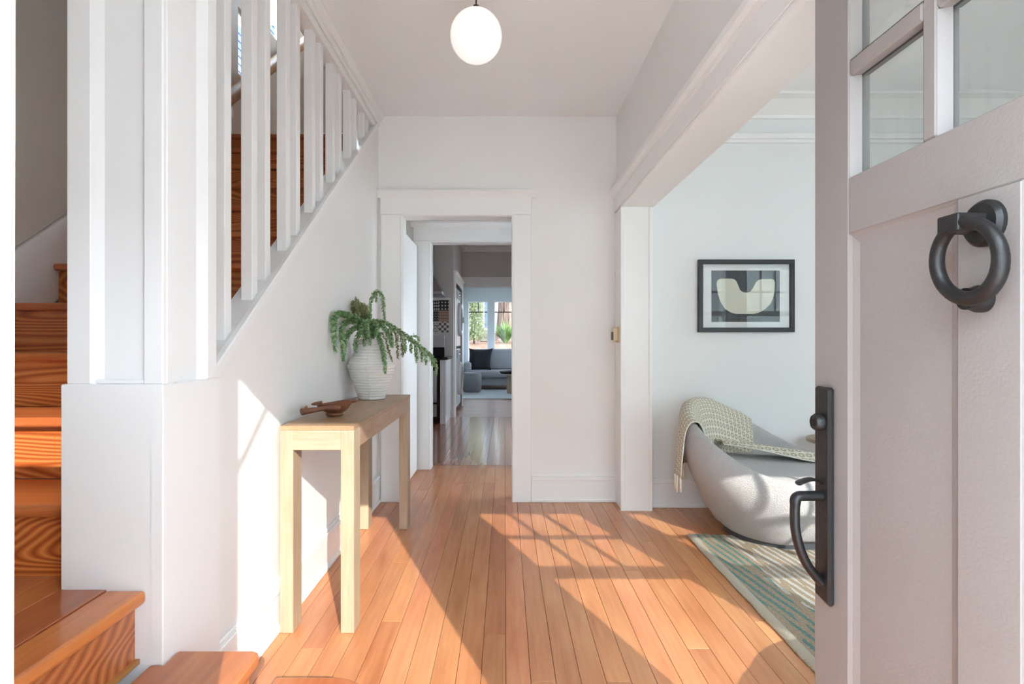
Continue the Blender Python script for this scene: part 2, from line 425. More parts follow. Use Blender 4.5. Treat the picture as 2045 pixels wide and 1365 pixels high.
# stair shaft
struct(B(XS - 0.12, XS, YF0, 4.02, -0.1, 5.3).build('wall_stair', GREIGE), 'greige wall on the far side of the stairs')
sw = MB()
sw.box(XS - 0.12, XS, 4.02, 4.07, -0.1, 5.3); sw.box(XS - 0.12, XS, 4.07, 4.46, -0.1, 3.12); sw.box(XS - 0.12, XS, 4.07, 4.46, 3.62, 5.3)
sw.box(XS - 0.12, XS, 4.46, 4.62, -0.1, 5.3); sw.box(XS - 0.12, XS, 4.62, 5.0, -0.1, 3.74); sw.box(XS - 0.12, XS, 4.62, 5.0, 4.6, 5.3); sw.box(XS - 0.12, XS, 5.0, 5.5, -0.1, 5.3)
struct(sw.build('wall_stair_upper', GREIGE), 'greige upper stair wall with two small windows')
struct(MB().box(XS - 0.12, -1.85, 5.5, 5.62, 0.0, 5.3).box(-1.05, -0.9, 5.5, 5.62, 0.0, 5.3).box(-1.85, -1.05, 5.5, 5.62, 0.0, 4.3).box(-1.85, -1.05, 5.5, 5.62, 5.1, 5.3).build('wall_stair_back', GREIGE), 'greige wall at the top of the stairs')  # high unseen opening added to light the stairwell
struct(MB().box(WL - 0.07, -0.9 + 0.02, 1.75, 5.62, 3.0, 5.3).box(WL - 0.09, WL - 0.0, YB + 0.12, 5.5, 0.0, 3.0).build('wall_stair_inner', GREIGE), 'greige wall above the balustrade')
struct(B(XS - 0.12, -0.88, 1.63, 1.75, 2.9, 5.3).build('wall_stair_front', GREIGE), 'upper wall over the foot of the stairs')
struct(B(XS - 0.12, -0.85, 1.63, 5.62, 5.3, 5.42).build('ceiling_stair', CEIL), 'stairwell ceiling')
for i, (a, b, z0, z1) in enumerate([(4.07, 4.46, 3.12, 3.62), (4.62, 5.0, 3.74, 4.6)]):
    w_ = struct(empty('window_%d' % (6 + i), (XS, a, z0)), 'small stairwell window glimpsed between the balusters')
    fr = MB().box(XS - 0.08, XS - 0.02, a, a + 0.03, z0, z1).box(XS - 0.08, XS - 0.02, b - 0.03, b, z0, z1).box(XS - 0.08, XS - 0.02, a, b, z0, z0 + 0.03).box(XS - 0.08, XS - 0.02, a, b, z1 - 0.03, z1)
    fr.build('window_frame', TRIM, w_); B(XS - 0.051, XS - 0.049, a, b, z0, z1).build('pane', GLASS, w_)

# ------------------------------------------------------------------ trims
def board(name, label, parts, mat=TRIM, bev=0.003):
    m = MB()
    for p in parts: m.box(*p)
    return struct(m.build(name, mat, bev=bev), label)
BH = 0.197
# baseboards
board('baseboard_left', 'white baseboard along the wall below the stairs', [(WL, WL + 0.014, 1.5, YB, 0, BH - 0.03), (WL, WL + 0.02, 1.5, YB, BH - 0.045, BH - 0.015), (WL, WL + 0.011, 1.5, YB, BH - 0.015, BH), (WL, WL + 0.024, 1.5, YB, 0, 0.02)])
board('baseboard_back', 'white baseboard between doorway and opening', [(0.19, XR, YB - 0.014, YB, 0, BH - 0.03), (0.19, XR, YB - 0.02, YB, BH - 0.045, BH - 0.015), (0.19, XR, YB - 0.011, YB, BH - 0.015, BH), (0.19, XR, YB - 0.024, YB, 0, 0.02)])
board('baseboard_living', 'white baseboard of the living room wall', [(XR1, 5.5, 3.796, 3.81, 0, BH), (XR1, 5.5, 3.79, 3.81, BH - 0.03, BH - 0.012), (XR1, 5.5, 3.786, 3.81, 0, 0.02)])
# doorway casing in back wall
def casing(prefix_n, x0, x1, z1, yf, depth, wl_, wr_, headh, cap, label, side=-1, back=False):
    t = struct(empty('trim_%d' % prefix_n, ((x0 + x1) / 2, yf, 0)), label)
    s = 0.022
    B(x0 - wl_, x0 - 0.012, yf - s, yf, 0, z1 + 0.012).build('casing', TRIM, t, bev=0.003)
    B(x0 - 0.016, x0 - 0.003, yf - s - 0.006, yf, 0, z1 + 0.006).build('bead', TRIM, t, bev=0.003)
    B(x1 + 0.012, x1 + wr_, yf - s, yf, 0, z1 + 0.012).build('casing', TRIM, t, bev=0.003)
    B(x1 + 0.003, x1 + 0.016, yf - s - 0.006, yf, 0, z1 + 0.006).build('bead', TRIM, t, bev=0.003)
    B(x0 - wl_ - 0.004, x1 + wr_ + 0.004, yf - s - 0.004, yf, z1 + 0.012, z1 + headh).build('head_casing', TRIM, t, bev=0.003)
    B(x0 - 0.016, x1 + 0.016, yf - s - 0.008, yf, z1 + 0.001, z1 + 0.014).build('bead', TRIM, t, bev=0.003)
    m = MB().prism([(yf, z1 + headh - 0.035), (yf - s - 0.008, z1 + headh - 0.035), (yf - s - cap * 0.5, z1 + headh - 0.02), (yf - s - cap, z1 + headh), (yf - s - cap, z1 + headh + 0.014), (yf, z1 + headh + 0.014)], 'X', x0 - wl_ - cap * 0.8, x1 + wr_ + cap * 0.8)
    m.build('cap_moulding', TRIM, t)
    j = MB().box(x0 - 0.012, x0, yf, yf + depth, 0, z1).box(x1, x1 + 0.012, yf, yf + depth, 0, z1).box(x0 - 0.012, x1 + 0.012, yf, yf + depth, z1, z1 + 0.012)
    j.build('jamb', TRIM, t)
    return t
casing(4, OX0, OX1, OZ, YB, 0.12, 0.155, 0.138, 0.165, 0.036, 'white craftsman casing around the inner doorway')
# second doorway (hall to kitchen)
YK = 4.937
KX0, KX1, KZ = -0.66, 0.22, 2.03
wk = MB(); wk.box(-0.9, KX0 - 0.012, YK, YK + 0.12, 0, 3.0); wk.box(KX1 + 0.012, 2.6, YK, YK + 0.12, 0, 3.0); wk.box(KX0 - 0.012, KX1 + 0.012, YK, YK + 0.12, KZ + 0.012, 3.0)
struct(wk.build('wall_hall', WHITE), 'white wall between the little hall and the kitchen')
casing(5, KX0, KX1, KZ, YK, 0.13, 0.155, 0.12, 0.165, 0.03, 'white casing of the kitchen doorway seen through the first one')
struct(B(-0.90, 2.1, YB + 0.12, YK, 2.40, 2.6).build('ceiling_hall', CEIL), 'hall ceiling')
struct(MB().box(2.0, 2.1, YB + 0.12, 4.15, 0, 2.45).box(2.0, 2.1, 4.85, YK, 0, 2.45).box(2.0, 2.1, 4.15, 4.85, 0, 0.8).box(2.0, 2.1, 4.15, 4.85, 2.1, 2.45).build('wall_hall_side', WHITE), 'side wall of the hall')
# open inner door leaf in the hall with hinges
dl = struct(empty('door_2', (-0.79, 4.45, 0)), 'white inner door folded back into the hall')
B(-0.815, -0.775, 4.075, 4.86, 0.012, 1.99).build('leaf', TRIM, dl, bev=0.003)
for z in (0.25, 1.05, 1.70):
    hg = MB().box(-0.776, -0.772, 4.08, 4.115, z - 0.045, z + 0.045); hg.build('hinge', TRIM, dl); 
    MB().lathe([(0.007, z - 0.045), (0.007, z + 0.045)], (-0.768, 4.078, 0), 8).build('hinge_pin', TRIM, dl)

# cased opening to living room: jamb post, soffit, head casing
tp = struct(empty('trim_6', (0.89, YP, 0)), 'white cased post and lintel of the wide living room opening')
B(XR, XR1, YP, YP + 0.012, 0, ZH).build('jamb', TRIM, tp)
B(XR - 0.012, XR + 0.004, YP - 0.003, YB - 0.022, 0, ZH + 0.006).build('casing', TRIM, tp, bev=0.003)
B(XR - 0.018, XR + 0.012, YP - 0.008, YP + 0.012, 0, ZH).build('bead', TRIM, tp, bev=0.003)
B(XR1 - 0.012, XR1 + 0.012, YP - 0.008, YP + 0.10, 0, ZH).build('bead', TRIM, tp, bev=0.003)
B(XR, XR1, YF1, YP + 0.01, ZH, ZH + 0.012).build('soffit', TRIM, tp)
B(XR - 0.018, XR + 0.012, YF1, YP + 0.01, ZH - 0.004, ZH + 0.014).build('bead', TRIM, tp, bev=0.004)
B(XR - 0.022, XR, YF1, YB, ZH + 0.012, ZH + 0.125).build('head_casing', TRIM, tp, bev=0.003)
MB().prism([(XR, ZH + 0.105), (XR - 0.028, ZH + 0.105), (XR - 0.034, ZH + 0.122), (XR - 0.048, ZH + 0.136), (XR - 0.052, ZH + 0.158), (XR, ZH + 0.158)], 'Y', YF1, YB).build('cap_moulding', TRIM, tp)
B(XR1, XR1 + 0.02, YF1, YP + 0.08, ZH, ZH + 0.14).build('head_casing', TRIM, tp)
# living room crown and picture rail
board('trim_7', 'white picture rail high on the living room wall', [(XR1, 5.5, 3.785, 3.81, 2.512, 2.535), (XR1, 5.5, 3.77, 3.81, 2.535, 2.572)])
struct(MB().prism([(3.81, 2.68), (3.79, 2.68), (3.785, 2.70), (3.70, 2.775), (3.64, 2.785), (3.64, 2.80), (3.81, 2.80)], 'X', XR1, 5.5).build('trim_8', TRIM), 'white coved crown of the living room')
# header beam above balusters with crown
hb = struct(empty('trim_9', (WL, 2.7, 2.64)), 'white header and crown above the balusters')
B(WL - 0.085, WL - 0.005, 1.4, YB, 2.645, ZC + 0.1).build('header', TRIM, hb)
B(WL - 0.005, WL + 0.012, 1.4, YB, 2.69, ZC).build('crown_strip', TRIM, hb, bev=0.003)
MB().prism([(WL + 0.012, 2.715), (WL + 0.02, 2.715), (WL + 0.042, 2.738), (WL + 0.042, ZC), (WL + 0.012, ZC)], 'Y', 1.4, YB).build('crown_moulding', TRIM, hb)

# ------------------------------------------------------------------ staircase
st = tag(empty('staircase', (-1.4, 1.4, 0)), 'varnished fir staircase climbing behind the white newel post', 'staircase')
def rounded_corner(x0, x1, y0, y1, r, n=8):
    p = [(x0, y0), (x1, y0)]
    for k in range(n + 1):
        a = k / n * math.pi / 2
        p.append((x1 - r + r * math.cos(a), y1 - r + r * math.sin(a)))
    p.append((x0, y1)); return p
# three steps climbing to the left from the hall floor
MB().prism(rounded_corner(-0.66, -0.36, 0.30, 1.583, 0.13), 'Z', 0.15, 0.18).build('tread', TREADY, st, bev=0.009, seg=3)
MB().prism(rounded_corner(-0.66, -0.385, 0.30, 1.555, 0.11), 'Z', 0.0, 0.15).build('riser', RISERY, st)
MB().prism([(-0.86, 0.30), (-0.613, 0.30), (-0.613, 1.372), (-0.62, 1.389), (-0.636, 1.397), (-0.829, 1.397), (-0.829, 1.336), (-0.86, 1.336)], 'Z', 0.33, 0.36).build('tread', TREADY, st, bev=0.009, seg=3)
MB().prism([(-0.66, 0.30), (-0.638, 0.30), (-0.638, 1.375), (-0.829, 1.375), (-0.829, 1.345), (-0.66, 1.345)], 'Z', 0.18, 0.33).build('riser', RISERY, st)
B(-0.638, -0.626, 0.3, 1.375, 0.18, 0.192).build('cove_strip', TREADY, st)
B(-0.93, -0.897, 0.30, 1.336, 0.36, 0.51).build('riser', RISERY, st)
B(-0.897, -0.885, 0.3, 1.336, 0.36, 0.372).build('cove_strip', RAILW, st)
NOSE = wood('pale_nosing', [(0.25, srgb(150, 78, 34)), (0.5, srgb(196, 120, 62)), (0.75, srgb(214, 148, 88))], along='Y', scale=8, rough=0.28, coat=0.3, rnd=0.1)
edges = [-0.867, -0.965, -1.0795, -1.16, -1.262, -1.36, -1.47, -1.58, -1.69, -1.80, -1.955]
for i, (a, b) in enumerate(zip(edges, edges[1:])):
    y1 = 1.336 if b > -1.0796 else 1.42
    B(b + 0.0006, a - 0.0006, 0.30, y1, 0.508, 0.54).build('landing_board', NOSE if i == 0 else TREADY, st, bev=0.010 if i == 0 else 0.001, seg=3 if i == 0 else 1)
# flight running away from the camera
def nose(k): return 1.38 + 0.25 * (k - 1), 0.54 + 0.188 * k
XL = -1.955
for k in range(1, 12):
    y, z = nose(k)
    xr = -1.081 if k == 1 else WL - 0.095
    y1 = nose(k + 1)[0] + 0.035
    if k == 11: y1 = 5.5
    if k == 1:
        MB().prism([(XL, y), (-1.081, y), (-1.081, y1), (XL, y1)], 'Z', z - 0.03, z).build('tread', TREADW, st, bev=0.010, seg=3)
    else:
        B(XL, xr, y, y1, z - 0.03, z).build('tread', TREADW, st, bev=0.010, seg=3)
    zl = 0.54 if k == 1 else nose(k - 1)[1]
    B(XL, xr, y + 0.035, y + 0.055, zl, z - 0.03).build('riser', RISERW, st)
def zn(y): return 0.728 + 0.752 * (y - 1.38)
MB().prism([(0.3, 0.54), (1.3, 0.54), (3.95, zn(3.95) - 0.25), (3.95, zn(3.95) + 0.165), (1.38, zn(1.38) + 0.165), (1.2, 0.80), (0.3, 0.80)], 'X', XS, XS + 0.012).build('skirt_board', TRIM, st)
MB().prism([(1.38, zn(1.38) + 0.09), (3.95, zn(3.95) + 0.09), (3.95, zn(3.95) + 0.165), (1.38, zn(1.38) + 0.165)], 'X', XS, XS + 0.022).build('skirt_moulding', TRIM, st)
# ------------------------------------------------------------------ newel post
nw = tag(empty('newel_post', (-0.95, 1.46, 0.18)), 'tall white panelled newel post rising from the stair foot to ceiling', 'newel post')
NY0, NY1, NX0, NX1, NZ = 1.337, 1.607, -1.079, -0.83, 1.037
B(NX0, NX1, NY0, NY1, 0.0, NZ).build('plinth', TRIM, nw, bev=0.003)
B(-0.857, NX1 - 0.001, NY0 - 0.003, NY0, 0.36, NZ).build('corner_strip', TRIM, nw)
S = 0.016
sx0, sx1, sy0, sy1 = -1.066, -0.831, 1.339, 1.590
B(sx0 + 0.002, sx1 - S, sy0 + S, sy1, NZ, ZC).build('shaft_core', TRIM, nw)
B(sx0, -1.006, sy0, sy0 + S + 0.01, NZ, ZC).build('stile', TRIM, nw, bev=0.003)
B(-0.879, sx1 - 0.0, sy0, sy0 + S, NZ, ZC).build('stile', TRIM, nw, bev=0.003)
B(sx1 - S, sx1, sy0 + S, 1.388, NZ, ZC).build('stile', TRIM, nw, bev=0.003)
B(sx1 - S - 0.01, sx1, 1.540, sy1, NZ, ZC).build('stile', TRIM, nw, bev=0.003)
MB().prism([(-1.006, sy0 + 0.002), (-0.984, sy0 + S), (-1.006, sy0 + S)], 'Z', NZ, ZC).build('panel_bead', TRIM, nw)
MB().prism([(sx1 - 0.002, 1.540), (sx1 - S, 1.512), (sx1 - S, 1.540)], 'Z', NZ, ZC).build('panel_bead', TRIM, nw)
B(-1.006, -0.879, sy0 + 0.006, sy0 + S + 0.002, NZ, NZ + 0.012).build('panel_bead', TRIM, nw, bev=0.003)
# ------------------------------------------------------------------ balustrade
bl = tag(empty('stair_balustrade', (WL, 2.7, 1.1)), 'row of white square balusters on the slanting stair wall', 'balustrade')
MB().prism([(1.592, zcap(1.592) - 0.03), (YB, zcap(YB) - 0.03), (YB, zcap(YB)), (1.59, zcap(1.59))], 'X', WL - 0.10, WL - 0.0).build('sloping_cap', TRIM, bl)
MB().prism([(1.59, zcap(1.59) - 0.035), (YB, zcap(YB) - 0.035), (YB, zcap(YB) + 0.008), (1.59, zcap(1.59) + 0.008)], 'X', WL - 0.012, WL + 0.014).build('edge_bead', TRIM, bl, bev=0.004)
for y in (1.70, 1.824, 2.022, 2.135, 2.338, 2.452, 2.654, 2.770, 2.972, 3.088, 3.29, 3.406, 3.608, 3.724):
    xa, xb = WL - 0.064, WL - 0.022
    MB().prism([(y, zcap(y) - 0.002), (y + 0.045, zcap(y + 0.045) - 0.002), (y + 0.045, 2.646), (y, 2.646)], 'X', xa, xb).build('baluster', TRIM, bl, bev=0.002)
# handrail on the far stair wall
hr = tag(empty('stair_handrail', (XS + 0.08, 4.4, 3.0)), 'oak handrail fixed to the greige stair wall', 'handrail')
MB().tube([(XS + 0.09, 3.6, 2.68), (XS + 0.09, 5.3, 4.06)], 0.042, 12, flat=(1.25, 0.75)).build('rail', RAILW, hr, smooth='auto')
for y in (3.9, 4.7): B(XS, XS + 0.085, y - 0.012, y + 0.012, 2.68 + 0.812 * (y - 3.6) - 0.055, 2.68 + 0.812 * (y - 3.6) - 0.03).build('bracket', DARKM, hr)

# ------------------------------------------------------------------ front door, opened flat beside the camera
XD, DT = 0.70, 0.045
dr = struct(empty('door_1', (XD + DT / 2, 0.8, 0.015)), 'mauve grey front door standing open with black knocker and long handle')
dr['category'] = 'door'
def dbox(y0, y1, z0, z1, name, bev=0.002): return B(XD, XD + DT, y0, y1, z0, z1).build(name, DOORP, dr, bev=bev)
dbox(1.1224, 1.244, 0.015, 2.05, 'stile'); dbox(0.354, 0.476, 0.015, 2.05, 'stile')
dbox(0.476, 1.1224, 0.015, 0.25, 'rail'); dbox(0.476, 1.1224, 1.36, 1.474, 'rail'); dbox(0.476, 1.1224, 1.92, 2.05, 'rail')
dbox(0.746, 0.8526, 0.25, 1.36, 'mullion')
for a, b in ((0.8964, 0.9266), (0.672, 0.7024)):
    B(XD + 0.002, XD + DT - 0.002, a, b, 1.474, 1.92).build('muntin', DOORP, dr, bev=0.004)
LITES = [(0.476, 0.672), (0.7024, 0.8964), (0.9266, 1.1224)]
for a, b in LITES:
    B(XD + 0.002, XD + DT - 0.002, a, b, 1.681, 1.714).build('muntin', DOORP, dr, bev=0.004)
    for z0, z1 in ((1.474, 1.681), (1.714, 1.92)):
        B(XD + 0.0245, XD + 0.0285, a, b, z0, z1).build('pane', DGLASS, dr, bev=0.0015)
        g = MB()   # dark glazing gasket round each pane
        g.box(XD + 0.0225, XD + 0.0245, b - 0.005, b, z0, z1).box(XD + 0.0225, XD + 0.0245, a, b, z1 - 0.003, z1)
        g.build('gasket', RUBBER, dr)
        # sticking: sloped bead around the light
        s_ = MB()
        s_.prism([(XD + 0.004, b), (XD + 0.0225, b), (XD + 0.0225, b - 0.009)], 'Z', z0, z1)
        s_.prism([(XD + 0.004, z0), (XD + 0.0225, z0), (XD + 0.0225, z0 + 0.006)], 'Y', a, b)
        s_.prism([(XD + 0.004, a), (XD + 0.0225, a), (XD + 0.0225, a + 0.009)], 'Z', z0, z1)
        s_.build('glazing_bead', DOORP, dr)
def recess_panel(y0, y1, z0, z1):
    m = MB(); d, bw = 0.010, 0.022
    o = [(XD + 0.001, y0, z0), (XD + 0.001, y1, z0), (XD + 0.001, y1, z1), (XD + 0.001, y0, z1)]
    i1 = [(XD + 0.005, y0 + 0.006, z0 + 0.006), (XD + 0.005, y1 - 0.006, z0 + 0.006), (XD + 0.005, y1 - 0.006, z1 - 0.006), (XD + 0.005, y0 + 0.006, z1 - 0.006)]
    i2 = [(XD + d, y0 + bw, z0 + bw), (XD + d, y1 - bw, z0 + bw), (XD + d, y1 - bw, z1 - bw), (XD + d, y0 + bw, z1 - bw)]
    bk = [(XD + DT - 0.012, a, b) for _, a, b in o]
    vs_ = o + i1 + i2 + bk; f = []
    for k in range(4):
        n = (k + 1) % 4
        f += [(k, n, 4 + n, 4 + k), (4 + k, 4 + n, 8 + n, 8 + k), (12 + k, 12 + n, n, k)]
    f += [(8, 9, 10, 11), (15, 14, 13, 12)]
    m.add(vs_, f); m.build('panel', DOORP, dr)
recess_panel(0.8526, 1.1224, 0.25, 1.36); recess_panel(0.476, 0.746, 0.25, 1.36)
# knocker
ky, kz = 0.800, 1.312
kp = MB().lathe([(0.034, XD), (0.034, XD - 0.006), (0.029, XD - 0.012), (0.012, XD - 0.016)], (0, ky, kz), 28, 'X').build('door_knocker', IRON, dr, smooth='auto', auto=35)
kp['label'] = 'black iron ring knocker'
B(XD - 0.056, XD - 0.012, ky - 0.016, ky + 0.022, kz - 0.013, kz + 0.013).build('bracket', IRON, kp, bev=0.003, seg=2)
rp = []
rc = (XD - 0.040, 0.787, kz - 0.056)
ring = MB()
nR, nT, RR, rr = 40, 14, 0.054, 0.0092
vs_, fs = [], []
for i in range(nR):
    a = 2 * math.pi * i / nR; swell = rr * (1.0 + 0.18 * (0.5 - 0.5 * math.sin(a)))
    for j in range(nT):
        b = 2 * math.pi * j / nT
        rad = RR + swell * math.cos(b)
        vs_.append((rc[0] + swell * math.sin(b) - 0.10 * (rad * math.sin(a)), rc[1] + rad * math.cos(a), rc[2] + rad * math.sin(a)))
for i in range(nR):
    for j in range(nT):
        i2, j2 = (i + 1) % nR, (j + 1) % nT
        fs.append((i * nT + j, i2 * nT + j, i2 * nT + j2, i * nT + j2))
ring.add(vs_, fs); ring.build('knocker_ring', IRON, kp, smooth=True)
MB().lathe([(0.02, XD), (0.02, XD - 0.010), (0.016, XD - 0.02), (0.016, XD - 0.028)], (0, 0.805, 1.203), 24, 'X').build('striker', IRON, kp, smooth='auto', auto=35)
# handle set
hp = MB().prism([(1.166, 0.577), (1.222, 0.583), (1.222, 1.043), (1.166, 1.043)], 'X', XD - 0.014, XD).build('handle_plate', IRON, dr, bev=0.005, seg=1)
hp['label'] = 'long black iron handle plate'
hy = 1.196
MB().lathe([(0.019, XD - 0.012), (0.019, XD - 0.024), (0.015, XD - 0.030)], (0, hy, 0.966), 24, 'X').build('deadbolt', IRON, hp, smooth='auto', auto=35)
MB().lathe([(0.008, XD - 0.029), (0.008, XD - 0.032)], (0, hy, 0.966), 12, 'X').build('key_cylinder', DARKM, hp)
gp = bez([(XD - 0.012, hy, 0.806), (XD - 0.045, hy, 0.806), (XD - 0.066, hy, 0.803), (XD - 0.070, hy, 0.780), (XD - 0.069, hy, 0.735), (XD - 0.060, hy, 0.695), (XD - 0.045, hy, 0.660), (XD - 0.025, hy, 0.632), (XD - 0.012, hy, 0.618)], 5)
MB().tube(gp, [0.0125 if i < 14 else 0.0115 for i in range(len(gp))], 12, flat=(0.85, 1.05)).build('grip', IRON, hp, smooth='auto', auto=50)
tl = bez([(XD - 0.012, hy, 0.833), (XD - 0.03, hy, 0.842), (XD - 0.048, hy, 0.840), (XD - 0.066, hy, 0.832)], 5)
MB().tube(tl, [0.006] * 6 + [0.0075] * 5 + [0.008] * 4 + [0.005], 10, flat=(0.55, 1.5)).build('thumb_latch', IRON, hp, smooth='auto', auto=50)

# ------------------------------------------------------------------ console table
ct = tag(empty('console_table', (-0.74, 2.8, 0)), 'narrow pale oak console table against the left wall', 'table')
tx0, tx1, ty0, ty1, tz = -0.880, -0.590, 2.155, 3.44, 0.812
B(tx0, tx1, ty0, ty1, tz - 0.018, tz).build('table_top', OAKY_SHADED, ct, bev=0.0015)
az0, az1 = tz - 0.095, tz - 0.018
LW, LD = 0.052, 0.092
for lx in (tx0, tx1 - LW):
    for ly in (ty0, ty1 - LD): B(lx, lx + LW, ly, ly + LD, 0.001, az1).build('leg', OAK, ct, bev=0.0015)
B(tx0 + LW, tx1 - LW, ty0, ty0 + 0.03, az0, az1).build('apron', OAKX, ct, bev=0.001)
B(tx0 + LW, tx1 - LW, ty1 - 0.03, ty1, az0, az1).build('apron', OAKX, ct, bev=0.001)
B(tx1 - 0.03, tx1, ty0 + LD, ty1 - LD, az0, az1).build('apron', OAKY_SHADED, ct, bev=0.001)
B(tx0, tx0 + 0.03, ty0 + LD, ty1 - LD, az0, az1).build('apron', OAKY_SHADED, ct, bev=0.001)

# ------------------------------------------------------------------ ribbed vase with trailing plant
VC = Vector((-0.765, 3.165, tz + 0.001))
m, t, p = base_mat('matt_white_ceramic', srgb(232, 230, 227), 0.6)
t.l.new(t.bump(t.noise(t.new('ShaderNodeTexCoord').outputs['Object'], 90, 4), 0.15, 0.003), p.inputs['Normal'])
CERAM = m
va = tag(empty('vase', VC), 'white ribbed ceramic vase pinched at foot and neck, on console', 'vase')
prof = []
H = 0.345
keyp = [(0.0, 0.073), (0.03, 0.075), (0.53, 0.134), (0.55, 0.136), (0.57, 0.134), (0.94, 0.069), (1.0, 0.066)]
def kp_r(u):
    for (a, ra), (b, rb) in zip(keyp, keyp[1:]):
        if u <= b: return ra + (rb - ra) * (u - a) / (b - a)
    return keyp[-1][1]
NRB = 22; prof = [(0.02, 0.0)]
for i in range(NRB):
    for q, dr_ in ((0.0, -0.0034), (0.2, 0.0008), (0.55, 0.0022), (0.88, 0.0006)):
        u = (i + q) / NRB; prof.append((kp_r(u) + dr_, u * H))
prof += [(kp_r(1.0), H), (kp_r(1.0) - 0.008, H), (0.055, H - 0.05), (0.02, H - 0.06)]
MB().lathe(prof, VC, 56).build('body', CERAM, va, smooth='auto', auto=30)
for a in (-90, 0, 90, 180):
    ca, sa = math.cos(math.radians(a + 3)), math.sin(math.radians(a + 3))
    MB().tube([VC + Vector((ca * (kp_r(u) + 0.001), sa * (kp_r(u) + 0.001), u * H)) for u in [k / 24 for k in range(25)]], 0.0022, 6).build('seam', CERAM, va, smooth=True)

m, t, p = base_mat('succulent_green', srgb(90, 130, 80), 0.45)
tcn = t.new('ShaderNodeTexCoord').outputs['Object']; oi = t.new('ShaderNodeObjectInfo')
nn = t.noise(tcn, 55, 2)
t.l.new(t.ramp(nn, [(0.3, srgb(92, 132, 82)), (0.5, srgb(132, 170, 118)), (0.72, srgb(186, 208, 168))]), p.inputs['Base Color'])
p.inputs['Subsurface Weight'].default_value = 0.0
PLANT = m
m, t, p = base_mat('succulent_olive', srgb(100, 100, 60), 0.5)
t.l.new(t.ramp(t.noise(t.new('ShaderNodeTexCoord').outputs['Object'], 60, 2), [(0.3, srgb(92, 96, 60)), (0.5, srgb(124, 126, 82)), (0.7, srgb(150, 160, 112))]), p.inputs['Base Color'])
OLIVE = m
STEM = base_mat('plant_stem', srgb(96, 104, 62), 0.6)[0]
pl = tag(empty('trailing_plant', VC + Vector((0, 0, 0.29))), 'green trailing succulent spilling out of the white ribbed vase', 'plant')
def px2(cx, cy, Y):   # a point of the plant, measured from its picture position at depth Y in the room
    u = 640 + cx / 5.25; v = 560 + cy / 5.25
    return Vector(((u - 1008) * Y / 1100, Y, CAMZ + (683 - v) * Y / 1100))
def leaf(mb, p, d, n, L, W):
    d = d.normalized(); s_ = d.cross(n)
    if s_.length < 1e-4: s_ = d.orthogonal()
    s_.normalize(); nn_ = s_.cross(d)
    a, b, c, e = p, p + d * L * 0.5 + s_ * W, p + d * L + nn_ * L * 0.12, p + d * L * 0.5 - s_ * W
    q = p + d * L * 0.5 - nn_ * W * 0.7
    mb.add([a, b, c, e, q], [(0, 1, 4), (1, 2, 4), (2, 3, 4), (3, 0, 4), (0, 3, 2, 1)])
def frond(pts, dens, L0, mat=PLANT, name='frond', rad=0.014):
    path = bez(pts, 10)
    fr = empty(name, path[0]); fr.parent = pl; fr.location = path[0] - WLOC[pl.name]
    WLOC[fr.name] = path[0]
    MB().tube(path, [0.0018] * len(path), 5).build('stem', STEM, fr, smooth=True)
    mb = MB(); acc = 0.0; step = 1.0 / dens
    tot = sum((b - a).length for a, b in zip(path, path[1:])); run = 0
    for a, b in zip(path, path[1:]):
        seg = (b - a).length; tdir = (b - a).normalized()
        while acc < seg:
            q = a + tdir * acc; f = (run + acc) / tot
            rx = Vector((R.uniform(-1, 1), R.uniform(-1, 1), R.uniform(-1, 1)))
            nrm = rx.cross(tdir)
            if nrm.length > 0.05:
                nrm.normalize()
                L = L0 * R.uniform(0.7, 1.2) * (1.0 if f < 0.75 else 1.0 - 1.6 * (f - 0.75))
                leaf(mb, q + nrm * R.uniform(0, 0.002), nrm * 0.85 + tdir * 0.55, tdir, max(L, 0.004), max(L, 0.004) * 0.30)
            acc += step * R.uniform(0.6, 1.4)
        acc -= seg; run += seg
    mb.build('leaves', mat, fr)
    return fr
Y0 = 3.165
